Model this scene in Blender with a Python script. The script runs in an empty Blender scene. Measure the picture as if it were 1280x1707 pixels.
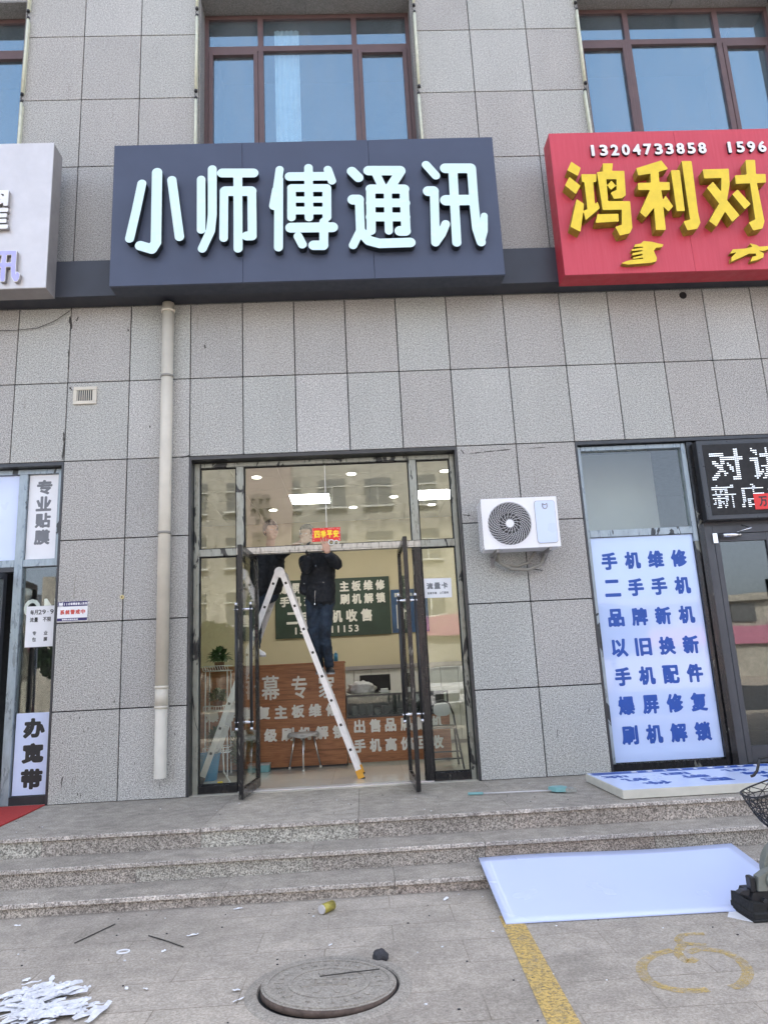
import bpy, bmesh, math, random
import numpy as np
from mathutils import Vector, Matrix, noise
random.seed(7)
SC = bpy.context.scene
COL = SC.collection

# ------------------------------------------------------------------ camera
def make_camera():
    f, p, yaw, roll = 1.2, math.radians(12.6113), math.radians(2.19765), math.radians(-2.90457)
    fw = Vector((math.sin(yaw)*math.cos(p), math.cos(yaw)*math.cos(p), math.sin(p)))
    r = Vector((math.cos(yaw), -math.sin(yaw), 0)); u = r.cross(fw)
    c, s = math.cos(roll), math.sin(roll)
    r2, u2 = c*r + s*u, -s*r + c*u
    cd = bpy.data.cameras.new('camera'); cam = bpy.data.objects.new('camera', cd); COL.objects.link(cam)
    cd.sensor_fit = 'VERTICAL'; cd.sensor_height = 24; cd.lens = 24*f*1000/1707
    cd.clip_start = .05; cd.clip_end = 2000
    m = Matrix((r2, u2, -fw)).transposed().to_4x4(); m.translation = Vector((1.8442, -7.7857, 1.127))
    cam.matrix_world = m; SC.camera = cam
make_camera()

# ------------------------------------------------------------------ light
SUN_EL, SUN_ROT = math.radians(46), math.radians(12)
w = bpy.data.worlds.new('World'); SC.world = w; w.use_nodes = True
nt = w.node_tree; bg = nt.nodes['Background']; bg.inputs[1].default_value = .15
sky = nt.nodes.new('ShaderNodeTexSky'); sky.sky_type = 'NISHITA'; sky.sun_disc = False
sky.sun_elevation = SUN_EL; sky.sun_rotation = SUN_ROT
sky.air_density = .72; sky.dust_density = 4.5; sky.ozone_density = 1.0; sky.altitude = 100
hz = nt.nodes.new('ShaderNodeHueSaturation'); hz.inputs['Saturation'].default_value = .60   # milky spring sky
nt.links.new(sky.outputs[0], hz.inputs['Color']); nt.links.new(hz.outputs[0], bg.inputs[0])
sd = bpy.data.lights.new('sun', 'SUN'); sd.energy = 2.3; sd.angle = math.radians(.5); sd.color = (1, .95, .87)
so = bpy.data.objects.new('sun', sd); COL.objects.link(so)
d = Vector((math.sin(SUN_ROT)*math.cos(SUN_EL), math.cos(SUN_ROT)*math.cos(SUN_EL), math.sin(SUN_EL)))
so.rotation_euler = d.to_track_quat('Z', 'Y').to_euler(); so.location = (0, 20, 30)
SC.view_settings.view_transform = 'Standard'; SC.view_settings.look = 'None'
SC.view_settings.gamma = 1; SC.view_settings.exposure = 2.45

# ------------------------------------------------------------------ materials
def newmat(name):
    m = bpy.data.materials.new(name); m.use_nodes = True
    return m, m.node_tree, m.node_tree.nodes['Principled BSDF']
def coords(nt, scale=(1, 1, 1), rot=(0, 0, 0)):
    g = nt.nodes.new('ShaderNodeNewGeometry'); mp = nt.nodes.new('ShaderNodeMapping')
    mp.inputs['Scale'].default_value = scale; mp.inputs['Rotation'].default_value = rot
    nt.links.new(g.outputs['Position'], mp.inputs[0]); return mp.outputs[0]
def nz(nt, co, scale, detail=3, rough=.5, dist=0):
    n = nt.nodes.new('ShaderNodeTexNoise'); n.inputs['Scale'].default_value = scale
    n.inputs['Detail'].default_value = detail; n.inputs['Roughness'].default_value = rough
    n.inputs['Distortion'].default_value = dist
    nt.links.new(co, n.inputs['Vector']); return n.outputs[0]
def ramp(nt, src, stops, const=False):
    r = nt.nodes.new('ShaderNodeValToRGB'); e = r.color_ramp.elements
    if const: r.color_ramp.interpolation = 'CONSTANT'
    while len(e) < len(stops): e.new(.5)
    for i, (p, c) in enumerate(stops):
        e[i].position = p; e[i].color = (c, c, c, 1) if isinstance(c, (int, float)) else (*c, 1)
    nt.links.new(src, r.inputs[0]); return r.outputs[0]
def mixc(nt, fac, a, b, mode='MIX'):
    m = nt.nodes.new('ShaderNodeMix'); m.data_type = 'RGBA'; m.blend_type = mode
    for s, v in ((0, fac), (6, a), (7, b)):
        if isinstance(v, (int, float)): m.inputs[s].default_value = v
        elif isinstance(v, tuple): m.inputs[s].default_value = (*v, 1)
        else: nt.links.new(v, m.inputs[s])
    return m.outputs[2]
def bump(nt, b, src, strength=.3, dist=.01):
    n = nt.nodes.new('ShaderNodeBump'); n.inputs['Strength'].default_value = strength
    n.inputs['Distance'].default_value = dist
    nt.links.new(src, n.inputs['Height']); nt.links.new(n.outputs[0], b.inputs['Normal'])
def plain(name, col, rough=.5, metal=0, var=.08, vscale=6, bumpy=0, spec=.5, coat=0):
    m, nt, b = newmat(name); co = coords(nt)
    n = nz(nt, co, vscale, 4, .6)
    lo = tuple(c*(1-var) for c in col); hi = tuple(min(1, c*(1+var)) for c in col)
    nt.links.new(ramp(nt, n, [(.3, lo), (.7, hi)]), b.inputs['Base Color'])
    b.inputs['Metallic'].default_value = metal; b.inputs['Specular IOR Level'].default_value = spec
    b.inputs['Coat Weight'].default_value = coat
    rr = ramp(nt, nz(nt, co, vscale*2.3, 3), [(.3, max(0, rough*.85)), (.7, min(1, rough*1.15))])
    nt.links.new(rr, b.inputs['Roughness'])
    if bumpy: bump(nt, b, nz(nt, co, vscale*5, 3), bumpy, .004)
    return m
def emit(name, col, s):
    m, nt, b = newmat(name); b.inputs['Base Color'].default_value = (*col, 1)
    b.inputs['Emission Color'].default_value = (*col, 1); b.inputs['Emission Strength'].default_value = s
    return m
def granite(name, base, lo, hi, s1=170, s2=60, contrast=1.0, island=.1, rough=.65, dirt=.12, stain=0, tint=None):
    m, nt, b = newmat(name); co = coords(nt)
    sp = ramp(nt, nz(nt, co, s1, 2, .7), [(.36, lo), (.5, base), (.64, hi)])
    sp2 = ramp(nt, nz(nt, co, s2, 3, .7), [(.35, 1-.16*contrast), (.65, 1+.12*contrast)])
    c = mixc(nt, 1.0, sp, sp2, 'MULTIPLY')
    g = nt.nodes.new('ShaderNodeNewGeometry')
    isl = ramp(nt, g.outputs['Random Per Island'], [(0, 1-island), (1, 1+island)])
    c = mixc(nt, 1.0, c, isl, 'MULTIPLY')
    if tint:
        isc = ramp(nt, g.outputs['Random Per Island'], [(0, tint[0]), (.35, tint[1]), (.7, tint[2]), (1, tint[0])])
        c = mixc(nt, 1.0, c, isc, 'MULTIPLY')
    dd = ramp(nt, nz(nt, coords(nt, (1, 1, .45)), 1.7, 5, .6), [(.3, 1-dirt), (.7, 1+dirt*.6)])
    c = mixc(nt, 1.0, c, dd, 'MULTIPLY')
    if stain:
        st = ramp(nt, nz(nt, coords(nt, (9, 9, 1.1)), 2.2, 5, .6), [(.62, 0), (.75, stain)])
        c = mixc(nt, st, c, (.17, .15, .12))
        sp3 = ramp(nt, nz(nt, coords(nt, (1, 1, .6)), 14, 2, .5), [(.77, 0), (.79, .75)])
        c = mixc(nt, sp3, c, (.07, .06, .055))
    nt.links.new(c, b.inputs['Base Color']); b.inputs['Roughness'].default_value = rough
    bump(nt, b, nz(nt, co, s1*.8, 2), .15, .002)
    return m
M = {}
M['stone'] = granite('grey granite cladding', (.40, .392, .37), (.15, .147, .138), (.66, .65, .62), 105, 42, 1.3, .10, .6, .08, .35,
                     tint=((1, 1, 1), (1.01, .99, .975), (.975, 1.005, .99)))
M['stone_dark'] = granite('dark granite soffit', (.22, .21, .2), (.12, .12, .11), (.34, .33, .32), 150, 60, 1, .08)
M['step'] = granite('pinkish granite riser', (.38, .345, .30), (.12, .105, .09), (.66, .61, .54), 95, 30, 1.4, .16, .7, .22,
                    tint=((1, 1, 1), (1.03, .96, .94), (.95, 1, .99)))
M['tread'] = granite('dusty granite tread', (.37, .33, .275), (.25, .222, .182), (.50, .45, .38), 80, 9, 1.3, .09, .8, .2)
M['rim'] = granite('worn granite edge', (.46, .42, .37), (.2, .17, .15), (.7, .64, .58), 80, 22, 1.6, .1, .75, .25)
M['grout'] = plain('dark joint', (.012, .012, .013), .95)
M['mass'] = plain('concrete wall', (.3, .29, .27), .9)
M['fascia'] = plain('dark fascia sheet', (.028, .032, .044), .45, 0, .1, 3)
M['signblue'] = plain('slate blue aluminium panel', (.06, .074, .118), .42, .15, .06, 2)
M['signblue_edge'] = plain('slate panel edge', (.035, .042, .06), .5)
M['white_acr'] = plain('white acrylic letter', (.66, .86, .87), .25, 0, .015, 3)
M['black_acr'] = plain('black letter return', (.012, .016, .02), .35)
def redmat():
    m, nt, b = newmat('weathered red sheet')
    st = nz(nt, coords(nt, (14, 14, .8)), 3.2, 5, .65)
    c = ramp(nt, st, [(.3, (.53, .05, .075)), (.5, (.56, .055, .085)), (.68, (.57, .065, .095)), (.85, (.6, .11, .14))])
    nt.links.new(c, b.inputs['Base Color']); b.inputs['Roughness'].default_value = .5
    return m
M['red'] = redmat()
M['red_dark'] = plain('red sign return', (.42, .03, .045), .5)
M['yellow'] = plain('yellow letter face', (.80, .58, .03), .4, 0, .07, 9)
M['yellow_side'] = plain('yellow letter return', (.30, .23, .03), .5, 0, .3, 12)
M['white_paint'] = plain('white paint', (.8, .8, .8), .4)
M['alu'] = plain('brushed aluminium sheet', (.62, .60, .60), .38, .35, .05, 5)
M['alu_side'] = plain('grey sheet return', (.3, .285, .28), .5, .2)
M['purple'] = plain('lilac letter face', (.42, .42, .78), .35)
M['silver'] = plain('polished steel', (.7, .7, .72), .22, .95, .05, 20)
M['winframe'] = plain('brown window frame', (.115, .07, .068), .45, 0, .1, 6)
M['pipe'] = plain('cream pvc pipe', (.60, .56, .47), .4, 0, .07, 5)
M['pipe2'] = plain('whiter pvc pipe', (.66, .64, .57), .38, 0, .07, 5)
M['tube'] = plain('pale tube', (.60, .61, .47), .35, 0, .12, 14)
M['black'] = plain('black plastic', (.018, .018, .02), .4, 0, .2)
M['dark_metal'] = plain('dark grey coated metal', (.045, .047, .052), .32, .3, .12, 8)
M['door_metal'] = plain('charcoal door frame', (.06, .063, .072), .4, .2, .08, 6)
M['white_plastic'] = plain('white appliance plastic', (.82, .82, .84), .32, 0, .02)
M['greycable'] = plain('grey sleeve', (.26, .25, .22), .7)
M['wire'] = plain('thin dark cable', (.05, .045, .04), .7)
def filmmat(name, film, dark, scale, thr, rough=.3):
    m, nt, b = newmat(name)
    n = nz(nt, coords(nt, (1, 1, .35)), scale, 4, .62, .8)
    n2 = nz(nt, coords(nt, (1, 1, .25)), scale*3, 4, .7)
    base = ramp(nt, n2, [(.25, tuple(c*.62 for c in film)), (.55, film), (.8, tuple(min(1, c*1.3) for c in film))])
    msk = ramp(nt, n, [(thr, 0), (thr+.015, 1)])
    nt.links.new(mixc(nt, msk, dark, base), b.inputs['Base Color'])
    nt.links.new(ramp(nt, n2, [(.3, rough*.6), (.7, rough*1.8)]), b.inputs['Roughness'])
    b.inputs['Metallic'].default_value = .25
    bump(nt, b, n, .4, .01)
    return m
M['film'] = filmmat('metal frame with half peeled film', (.30, .31, .27), (.03, .032, .035), 5, .42)
M['film_blue'] = filmmat('metal frame with pale film', (.33, .39, .43), (.04, .045, .05), 4, .38)
M['film_dark'] = filmmat('dark frame with film remnants', (.15, .15, .13), (.014, .014, .016), 6, .62, .2)
M['film_cream'] = filmmat('transom with cream film remnants', (.50, .47, .41), (.12, .11, .1), 9, .36)
def glassmat(name, tint, ior, rough=0.0, refl=(1, 1, 1)):
    m, nt, b = newmat(name); nt.nodes.remove(b)
    t = nt.nodes.new('ShaderNodeBsdfTransparent'); t.inputs[0].default_value = (*tint, 1)
    g = nt.nodes.new('ShaderNodeBsdfGlossy'); g.inputs['Roughness'].default_value = rough; g.inputs[0].default_value = (*refl, 1)
    fr = nt.nodes.new('ShaderNodeFresnel'); 
    ge = nt.nodes.new('ShaderNodeNewGeometry'); mr = nt.nodes.new('ShaderNodeMapRange')      # same reflectance from both faces of a thin pane
    mr.inputs['To Min'].default_value = ior; mr.inputs['To Max'].default_value = 1/ior
    nt.links.new(ge.outputs['Backfacing'], mr.inputs['Value']); nt.links.new(mr.outputs[0], fr.inputs[0])
    mx = nt.nodes.new('ShaderNodeMixShader'); nt.links.new(fr.outputs[0], mx.inputs[0])
    nt.links.new(t.outputs[0], mx.inputs[1]); nt.links.new(g.outputs[0], mx.inputs[2])
    wv = nt.nodes.new('ShaderNodeBump'); wv.inputs['Strength'].default_value = .05; wv.inputs['Distance'].default_value = .02
    nt.links.new(nz(nt, coords(nt), 1.6, 1), wv.inputs['Height'])
    nt.links.new(wv.outputs[0], g.inputs['Normal'])
    nt.links.new(mx.outputs[0], nt.nodes['Material Output'].inputs[0]); return m
M['glass'] = glassmat('clear shopfront glass', (.93, .96, .94), 1.6)
def dusty(m, amt):
    nt = m.node_tree; out = nt.nodes['Material Output']; src = out.inputs[0].links[0].from_socket
    df = nt.nodes.new('ShaderNodeBsdfDiffuse'); df.inputs[0].default_value = (.62, .64, .66, 1)
    f = ramp(nt, nz(nt, coords(nt, (3.5, 3.5, .5)), 1.3, 5, .65), [(.3, amt*.25), (.7, amt)])
    mx = nt.nodes.new('ShaderNodeMixShader'); nt.links.new(f, mx.inputs[0]); nt.links.new(src, mx.inputs[1]); nt.links.new(df.outputs[0], mx.inputs[2]); nt.links.new(mx.outputs[0], out.inputs[0]); return m
M['glass_win'] = dusty(glassmat('reflective upper window glass', (.8, .88, .92), 2.9, refl=(.58, .84, 1.0)), .10)
M['glass_case'] = glassmat('showcase glass', (.9, .95, .93), 1.4)
def woodmat():
    m, nt, b = newmat('reddish brown wood veneer')
    n = nz(nt, coords(nt, (1.1, 5, 14)), 2.6, 6, .62, 1.4)
    n2 = nz(nt, coords(nt, (3, 3, 90)), 3, 3, .6)
    c = ramp(nt, n, [(.28, (.17, .06, .02)), (.45, (.31, .12, .045)), (.6, (.42, .175, .07)), (.75, (.28, .10, .038))])
    c = mixc(nt, .35, c, ramp(nt, n2, [(.3, .35), (.7, 1.0)]), 'MULTIPLY')
    nt.links.new(c, b.inputs['Base Color']); b.inputs['Roughness'].default_value = .4
    return m
M['wood'] = woodmat()
M['beige'] = plain('beige interior wall', (.50, .45, .31), .75, 0, .03, 2)
M['ceil'] = plain('ceiling tile', (.52, .52, .49), .85, 0, .03, 3)
M['floor_tile'] = plain('polished cream floor tile', (.6, .57, .49), .12, 0, .05, 2)
M['board_green'] = plain('dark green board', (.026, .05, .036), .45, 0, .25, 2.5)
M['board_blue'] = plain('blue poster', (.03, .075, .17), .4, 0, .25, 5)
M['letter_white'] = plain('white cut letter', (.72, .71, .66), .45)
M['cabinet'] = plain('white cabinet door', (.55, .56, .54), .4)
M['screen'] = plain('black screen', (.004, .004, .005), .6)
M['lampface'] = emit('lit led panel', (1, .97, .9), 6.0)
M['downface'] = emit('lit downlight', (1, .95, .85), 3)
M['alu_ladder'] = plain('white aluminium ladder rail', (.78, .78, .79), .35, .35, .07, 18)
M['orange'] = plain('orange plastic foot', (.75, .36, .03), .5)
M['jacket'] = plain('black jacket cloth', (.010, .012, .017), .8, 0, .4, 12, .3)
M['jeans'] = plain('dark blue denim', (.018, .03, .05), .85, 0, .55, 9, .3)
M['skin'] = plain('skin', (.5, .29, .2), .5, 0, .08, 20)
M['hair'] = plain('black hair', (.014, .012, .011), .6, 0, .3, 60, .5)
M['shoe'] = plain('black shoe', (.012, .012, .014), .5)
M['shoe_w'] = plain('white shoe', (.7, .7, .7), .5)
M['sole'] = plain('grey sole', (.3, .3, .3), .6)
M['bluebucket'] = plain('blue plastic bucket', (.03, .2, .36), .4)
M['bag'] = plain('grey plastic bag', (.42, .42, .41), .35, 0, .2, 18, .5)
M['leaf'] = plain('plant leaf', (.04, .09, .025), .5, 0, .5, 25)
M['pot'] = plain('brown pot', (.15, .05, .03), .6)
M['paper_dirty'] = plain('creased torn paper', (.70, .71, .74), .75, 0, .22, 22, .6)
M['paper'] = plain('white paper', (.82, .83, .86), .7, 0, .03)
M['lightbox'] = plain('pale blue white film', (.62, .71, .94), .3, 0, .03, 1.2)
M['lightbox_gloss'] = plain('glossy pale blue white film', (.50, .62, .90), .12, 0, .03, 1.2, coat=1)
M['boardwhite'] = plain('white plastic sheet', (.60, .68, .93), .25, 0, .015, .8)
M['blue_ink'] = plain('blue printed letter', (.008, .07, .36), .45)
M['navy'] = plain('navy print', (.03, .02, .12), .4)
M['red_ink'] = plain('red print', (.55, .07, .05), .5)
M['black_ink'] = plain('black print', (.02, .02, .022), .5)
M['grey_ink'] = plain('grey print', (.17, .18, .2), .5)
M['cream_frame'] = plain('cream aluminium trim', (.6, .58, .5), .45)
M['sticker_red'] = plain('glossy red sticker', (.72, .02, .015), .35, 0, .05)
M['sticker_yellow'] = plain('yellow sticker ink', (.95, .68, .02), .4)
M['carpet'] = plain('red door mat', (.42, .035, .03), .95, 0, .12, 60, .5)
M['led_on'] = emit('lit led dot', (.85, .92, 1), .22)
M['brass'] = plain('brass disc', (.6, .5, .25), .3, .6)
M['rubber'] = plain('black rubber', (.015, .015, .015), .8, 0, .2, 30)
M['rock'] = plain('dark lump', (.035, .035, .04), .7, 0, .3, 30, .8)
M['saw_grey'] = plain('grey green painted cast metal', (.21, .22, .19), .5, .2, .15, 18)
M['can_gold'] = plain('golden can print', (.42, .36, .08), .35, .5, .3, 40)
M['teal'] = plain('pale teal plastic', (.2, .42, .42), .5)
M['bristle'] = plain('grey bristle', (.3, .3, .27), .9, 0, .3, 80)
M['opp'] = granite('beige tiled facade', (.33, .315, .275), (.25, .24, .21), (.40, .38, .33), 3, .8, .6, .06)
M['opp_dark'] = plain('distant dark window', (.10, .105, .11), .2)
M['pinkwall_dark'] = plain('darker relief character', (.17, .135, .12), .7)  # panel tone darkened: relief shading put into the letter colour
M['pinkwall'] = plain('pinkish sign panel', (.34, .27, .24), .7)
M['magenta'] = plain('pink shop sign', (.42, .16, .24), .5)
M['tree'] = plain('dark leaves', (.03, .06, .02), .7, 0, .5, 8)
M['bark'] = plain('bark', (.09, .07, .05), .9)
M['curtain'] = plain('pale curtain', (.9, .93, .9), .8)
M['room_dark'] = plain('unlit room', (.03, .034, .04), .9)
M['alarm'] = plain('enamel plaque', (.8, .8, .82), .4)

def paving():
    m, nt, b = newmat('grey concrete paving')
    co = coords(nt)
    br = nt.nodes.new('ShaderNodeTexBrick'); nt.links.new(co, br.inputs['Vector'])
    br.offset = .5; br.inputs['Scale'].default_value = 1
    br.inputs['Color1'].default_value = (1, 1, 1, 1); br.inputs['Color2'].default_value = (.86, .86, .87, 1)
    br.inputs['Mortar'].default_value = (.60, .58, .55, 1); br.inputs['Mortar Size'].default_value = .004
    br.inputs['Mortar Smooth'].default_value = .3; br.inputs['Brick Width'].default_value = .78; br.inputs['Row Height'].default_value = .325
    br.inputs['Bias'].default_value = -.2
    base = ramp(nt, nz(nt, co, 80, 4, .75), [(.3, (.27, .237, .192)), (.52, (.44, .39, .325)), (.72, (.62, .56, .48))])
    big = ramp(nt, nz(nt, co, 1.1, 6, .62), [(.28, .72), (.5, .98), (.72, 1.14)])
    mid = ramp(nt, nz(nt, co, 7, 5, .7), [(.3, .82), (.7, 1.1)])
    c = mixc(nt, 1, mixc(nt, 1, base, big, 'MULTIPLY'), mid, 'MULTIPLY')
    # joints half filled with dust
    fill = ramp(nt, nz(nt, co, 2.2, 4, .6), [(.36, 0), (.58, 1)])
    c = mixc(nt, 1, c, mixc(nt, fill, (.93, .93, .93), br.outputs['Color']), 'MULTIPLY')
    spots = ramp(nt, nz(nt, co, 5.5, 3, .55), [(.7, 0), (.76, .5)])
    c = mixc(nt, spots, c, (.1, .095, .09))
    nt.links.new(c, b.inputs['Base Color']); b.inputs['Roughness'].default_value = .88
    bump(nt, b, nz(nt, co, 60, 4, .7), .35, .004)
    return m
M['paving'] = paving()
M['asphalt'] = plain('dark asphalt', (.05, .05, .052), .85, 0, .2, 30)
def roadpaint():
    m, nt, b = newmat('worn yellow road paint'); co = coords(nt)
    n = nz(nt, co, 28, 5, .75)
    c = ramp(nt, n, [(.30, (.38, .31, .19)), (.45, (.54, .385, .14)), (.65, (.66, .45, .13))])
    nt.links.new(c, b.inputs['Base Color']); b.inputs['Roughness'].default_value = .8
    al = ramp(nt, nz(nt, co, 45, 5, .8), [(.36, .05), (.52, 1)]); nt.links.new(al, b.inputs['Alpha'])
    return m
M['roadpaint'] = roadpaint()
def roadpaint2():
    m, nt, b = newmat('faded yellow spray paint'); co = coords(nt)
    b.inputs['Base Color'].default_value = (.60, .43, .13, 1); b.inputs['Roughness'].default_value = .85
    al = ramp(nt, nz(nt, co, 22, 6, .85), [(.38, 0), (.62, .7)]); nt.links.new(al, b.inputs['Alpha'])
    return m
M['spray'] = roadpaint2()
M['iron'] = granite('dusty concrete manhole lid', (.33, .30, .255), (.25, .225, .19), (.41, .375, .32), 90, 16, .8, .02, .85, .12)

# ------------------------------------------------------------------ mesh builder
class MB:
    def __init__(s, mat=None): s.bm = bmesh.new(); s.m = 0; s.T = mat or Matrix.Identity(4)
    def v(s, p): return s.bm.verts.new(s.T @ Vector(p))
    def f(s, vs):
        try: fc = s.bm.faces.new(vs); fc.material_index = s.m; return fc
        except ValueError: return None
    def box(s, x0, x1, y0, y1, z0, z1, bev=0):
        P = [s.v((x, y, z)) for x in (x0, x1) for y in (y0, y1) for z in (z0, z1)]
        fs = [s.f([P[i] for i in q]) for q in ((0, 1, 3, 2), (4, 6, 7, 5), (0, 4, 5, 1), (2, 3, 7, 6), (0, 2, 6, 4), (1, 5, 7, 3))]
        if bev:
            es = list({e for fc in fs for e in fc.edges})
            r = bmesh.ops.bevel(s.bm, geom=es, offset=bev, segments=1, affect='EDGES')
            for fc in r['faces']: fc.material_index = s.m
        return s
    def obox(s, c, ax, ay, az):   # oriented box: centre and half-axis vectors
        c, ax, ay, az = map(Vector, (c, ax, ay, az)); P = []
        for i in (-1, 1):
            for j in (-1, 1):
                for k in (-1, 1): P.append(s.v(c+ax*i+ay*j+az*k))
        for q in ((0, 1, 3, 2), (4, 6, 7, 5), (0, 4, 5, 1), (2, 3, 7, 6), (0, 2, 6, 4), (1, 5, 7, 3)): s.f([P[i] for i in q])
        return s
    def bar(s, p0, p1, w, t, up=(0, 0, 1)):
        p0, p1 = Vector(p0), Vector(p1); dd = p1-p0; n = dd.normalized(); a = n.cross(Vector(up)).normalized(); b = n.cross(a)
        return s.obox((p0+p1)/2, dd/2, a*w/2, b*t/2)
    def cyl(s, p0, p1, r0, r1=None, seg=16, cap=True):
        r1 = r0 if r1 is None else r1
        p0, p1 = Vector(p0), Vector(p1); n = (p1-p0).normalized()
        a = n.orthogonal().normalized(); b = n.cross(a)
        A = []; B = []
        for i in range(seg):
            t = 2*math.pi*i/seg; o = a*math.cos(t)+b*math.sin(t)
            A.append(s.v(p0+o*r0)); B.append(s.v(p1+o*r1))
        for i in range(seg):
            j = (i+1) % seg; fc = s.f([A[i], A[j], B[j], B[i]])
            if fc: fc.smooth = seg > 8
        if cap: s.f(A[::-1]); s.f(B)
        return s
    def tube(s, pts, r, seg=8, closed=False):
        pts = [Vector(p) for p in pts]; n = len(pts); rings = []; a = None
        for i, p in enumerate(pts):
            if closed: t = (pts[(i+1) % n]-pts[i-1]).normalized()
            else: t = (pts[min(i+1, n-1)]-pts[max(i-1, 0)]).normalized()
            if a is None: a = t.orthogonal().normalized()
            a = (a - t*a.dot(t)).normalized(); b = t.cross(a)
            rr = r[i] if isinstance(r, (list, tuple)) else r
            rings.append([s.v(p+(a*math.cos(2*math.pi*k/seg)+b*math.sin(2*math.pi*k/seg))*rr) for k in range(seg)])
        for i in range(n if closed else n-1):
            A, B = rings[i], rings[(i+1) % n]
            for k in range(seg):
                fc = s.f([A[k], A[(k+1) % seg], B[(k+1) % seg], B[k]])
                if fc: fc.smooth = True
        if not closed: s.f(rings[0][::-1]); s.f(rings[-1])
        return s
    def sphere(s, c, r, sub=2, sc=(1, 1, 1)):
        r_ = bmesh.ops.create_icosphere(s.bm, subdivisions=sub, radius=r, matrix=s.T @ Matrix.Translation(c) @ Matrix.Diagonal((*sc, 1)))
        for v in r_['verts']:
            for fc in v.link_faces: fc.material_index = s.m; fc.smooth = True
        return s
    def prism(s, poly, axis, a0, a1):   # poly in the two other axes (cyclic order), extruded along axis
        def P(q, a):
            return {'x': (a, q[0], q[1]), 'y': (q[0], a, q[1]), 'z': (q[0], q[1], a)}[axis]
        A = [s.v(P(q, a0)) for q in poly]; B = [s.v(P(q, a1)) for q in poly]; n = len(poly)
        for i in range(n): s.f([A[i], A[(i+1) % n], B[(i+1) % n], B[i]])
        s.f(A[::-1]); s.f(B); return s
    def ring(s, c, r0, r1, y0, y1, seg=48):   # flat ring round the Y axis
        L = []
        for i in range(seg):
            t = 2*math.pi*i/seg; ct, st = math.cos(t), math.sin(t)
            L.append([s.v((c[0]+r*ct, y, c[1]+r*st)) for r, y in ((r0, y0), (r1, y0), (r1, y1), (r0, y1))])
        for i in range(seg):
            A, B = L[i], L[(i+1) % seg]
            for k in range(4): s.f([A[k], A[(k+1) % 4], B[(k+1) % 4], B[k]])
        return s
    def quad(s, *ps): s.f([s.v(p) for p in ps]); return s

def root_loc(o):
    while o.parent: o = o.parent
    return o.location.copy()
def link(name, me, mats, parent=None, loc=None):
    for m in (mats if isinstance(mats, (list, tuple)) else [mats]): me.materials.append(M[m] if isinstance(m, str) else m)
    o = bpy.data.objects.new(name, me); COL.objects.link(o)
    if parent is not None:
        off = root_loc(parent); me.transform(Matrix.Translation(-off)); o.parent = parent
    else:
        if loc is None:
            co = np.array([v.co[:] for v in me.vertices]); loc = ((co[:, 0].min()+co[:, 0].max())/2, (co[:, 1].min()+co[:, 1].max())/2, co[:, 2].min())
        me.transform(Matrix.Translation(-Vector(loc))); o.location = loc
    return o
def build(mb, name, mats, parent=None, loc=None, label=None):
    bmesh.ops.recalc_face_normals(mb.bm, faces=mb.bm.faces[:])
    me = bpy.data.meshes.new(name); mb.bm.to_mesh(me); mb.bm.free()
    o = link(name, me, mats, parent, loc)
    if label: o['label'] = label
    return o
def thing(name, label, cat, loc, group=None):
    o = bpy.data.objects.new(name, None); COL.objects.link(o); o.location = loc; o.empty_display_size = .1
    o['label'] = label; o['category'] = cat
    if group: o['group'] = group
    return o
def tag(o, label, cat, group=None):
    o['label'] = label; o['category'] = cat
    if group: o['group'] = group
    return o
def struct(o): o['kind'] = 'structure'; return o

# ------------------------------------------------------------------ glyphs by distance field
_gc = {}
def glyph_segments(ch):
    if ch in _gc: return _gc[ch]
    cu = bpy.data.curves.new('g', 'FONT'); cu.body = ch; cu.resolution_u = 3
    o = bpy.data.objects.new('g', cu); COL.objects.link(o)
    bpy.context.view_layer.update()
    me = o.evaluated_get(bpy.context.evaluated_depsgraph_get()).to_mesh()
    co = np.array([v.co[:2] for v in me.vertices]); cnt = {}
    for p in me.polygons:
        vs = list(p.vertices)
        for i in range(len(vs)):
            k = tuple(sorted((vs[i], vs[(i+1) % len(vs)]))); cnt[k] = cnt.get(k, 0)+1
    e = np.array([k for k, c in cnt.items() if c == 1])
    A, B = co[e[:, 0]], co[e[:, 1]]
    bpy.data.objects.remove(o); bpy.data.curves.remove(cu)
    _gc[ch] = (A, B); return A, B
def sdf(A, B, X, Y):
    P = np.stack([X.ravel(), Y.ravel()], 1); D = np.full(len(P), 1e9); ins = np.zeros(len(P), bool)
    for a, b in zip(A, B):
        ab = b-a; L = ab@ab
        if L < 1e-14: continue
        t = np.clip(((P-a)@ab)/L, 0, 1); q = P-a-t[:, None]*ab
        D = np.minimum(D, (q*q).sum(1))
        if a[1] != b[1]:
            c = ((a[1] > P[:, 1]) != (b[1] > P[:, 1]))
            xi = a[0]+(P[:, 1]-a[1])/(b[1]-a[1])*ab[0]
            ins ^= c & (P[:, 0] < xi)
    D = np.sqrt(D); return np.where(ins, -D, D).reshape(X.shape)
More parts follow.
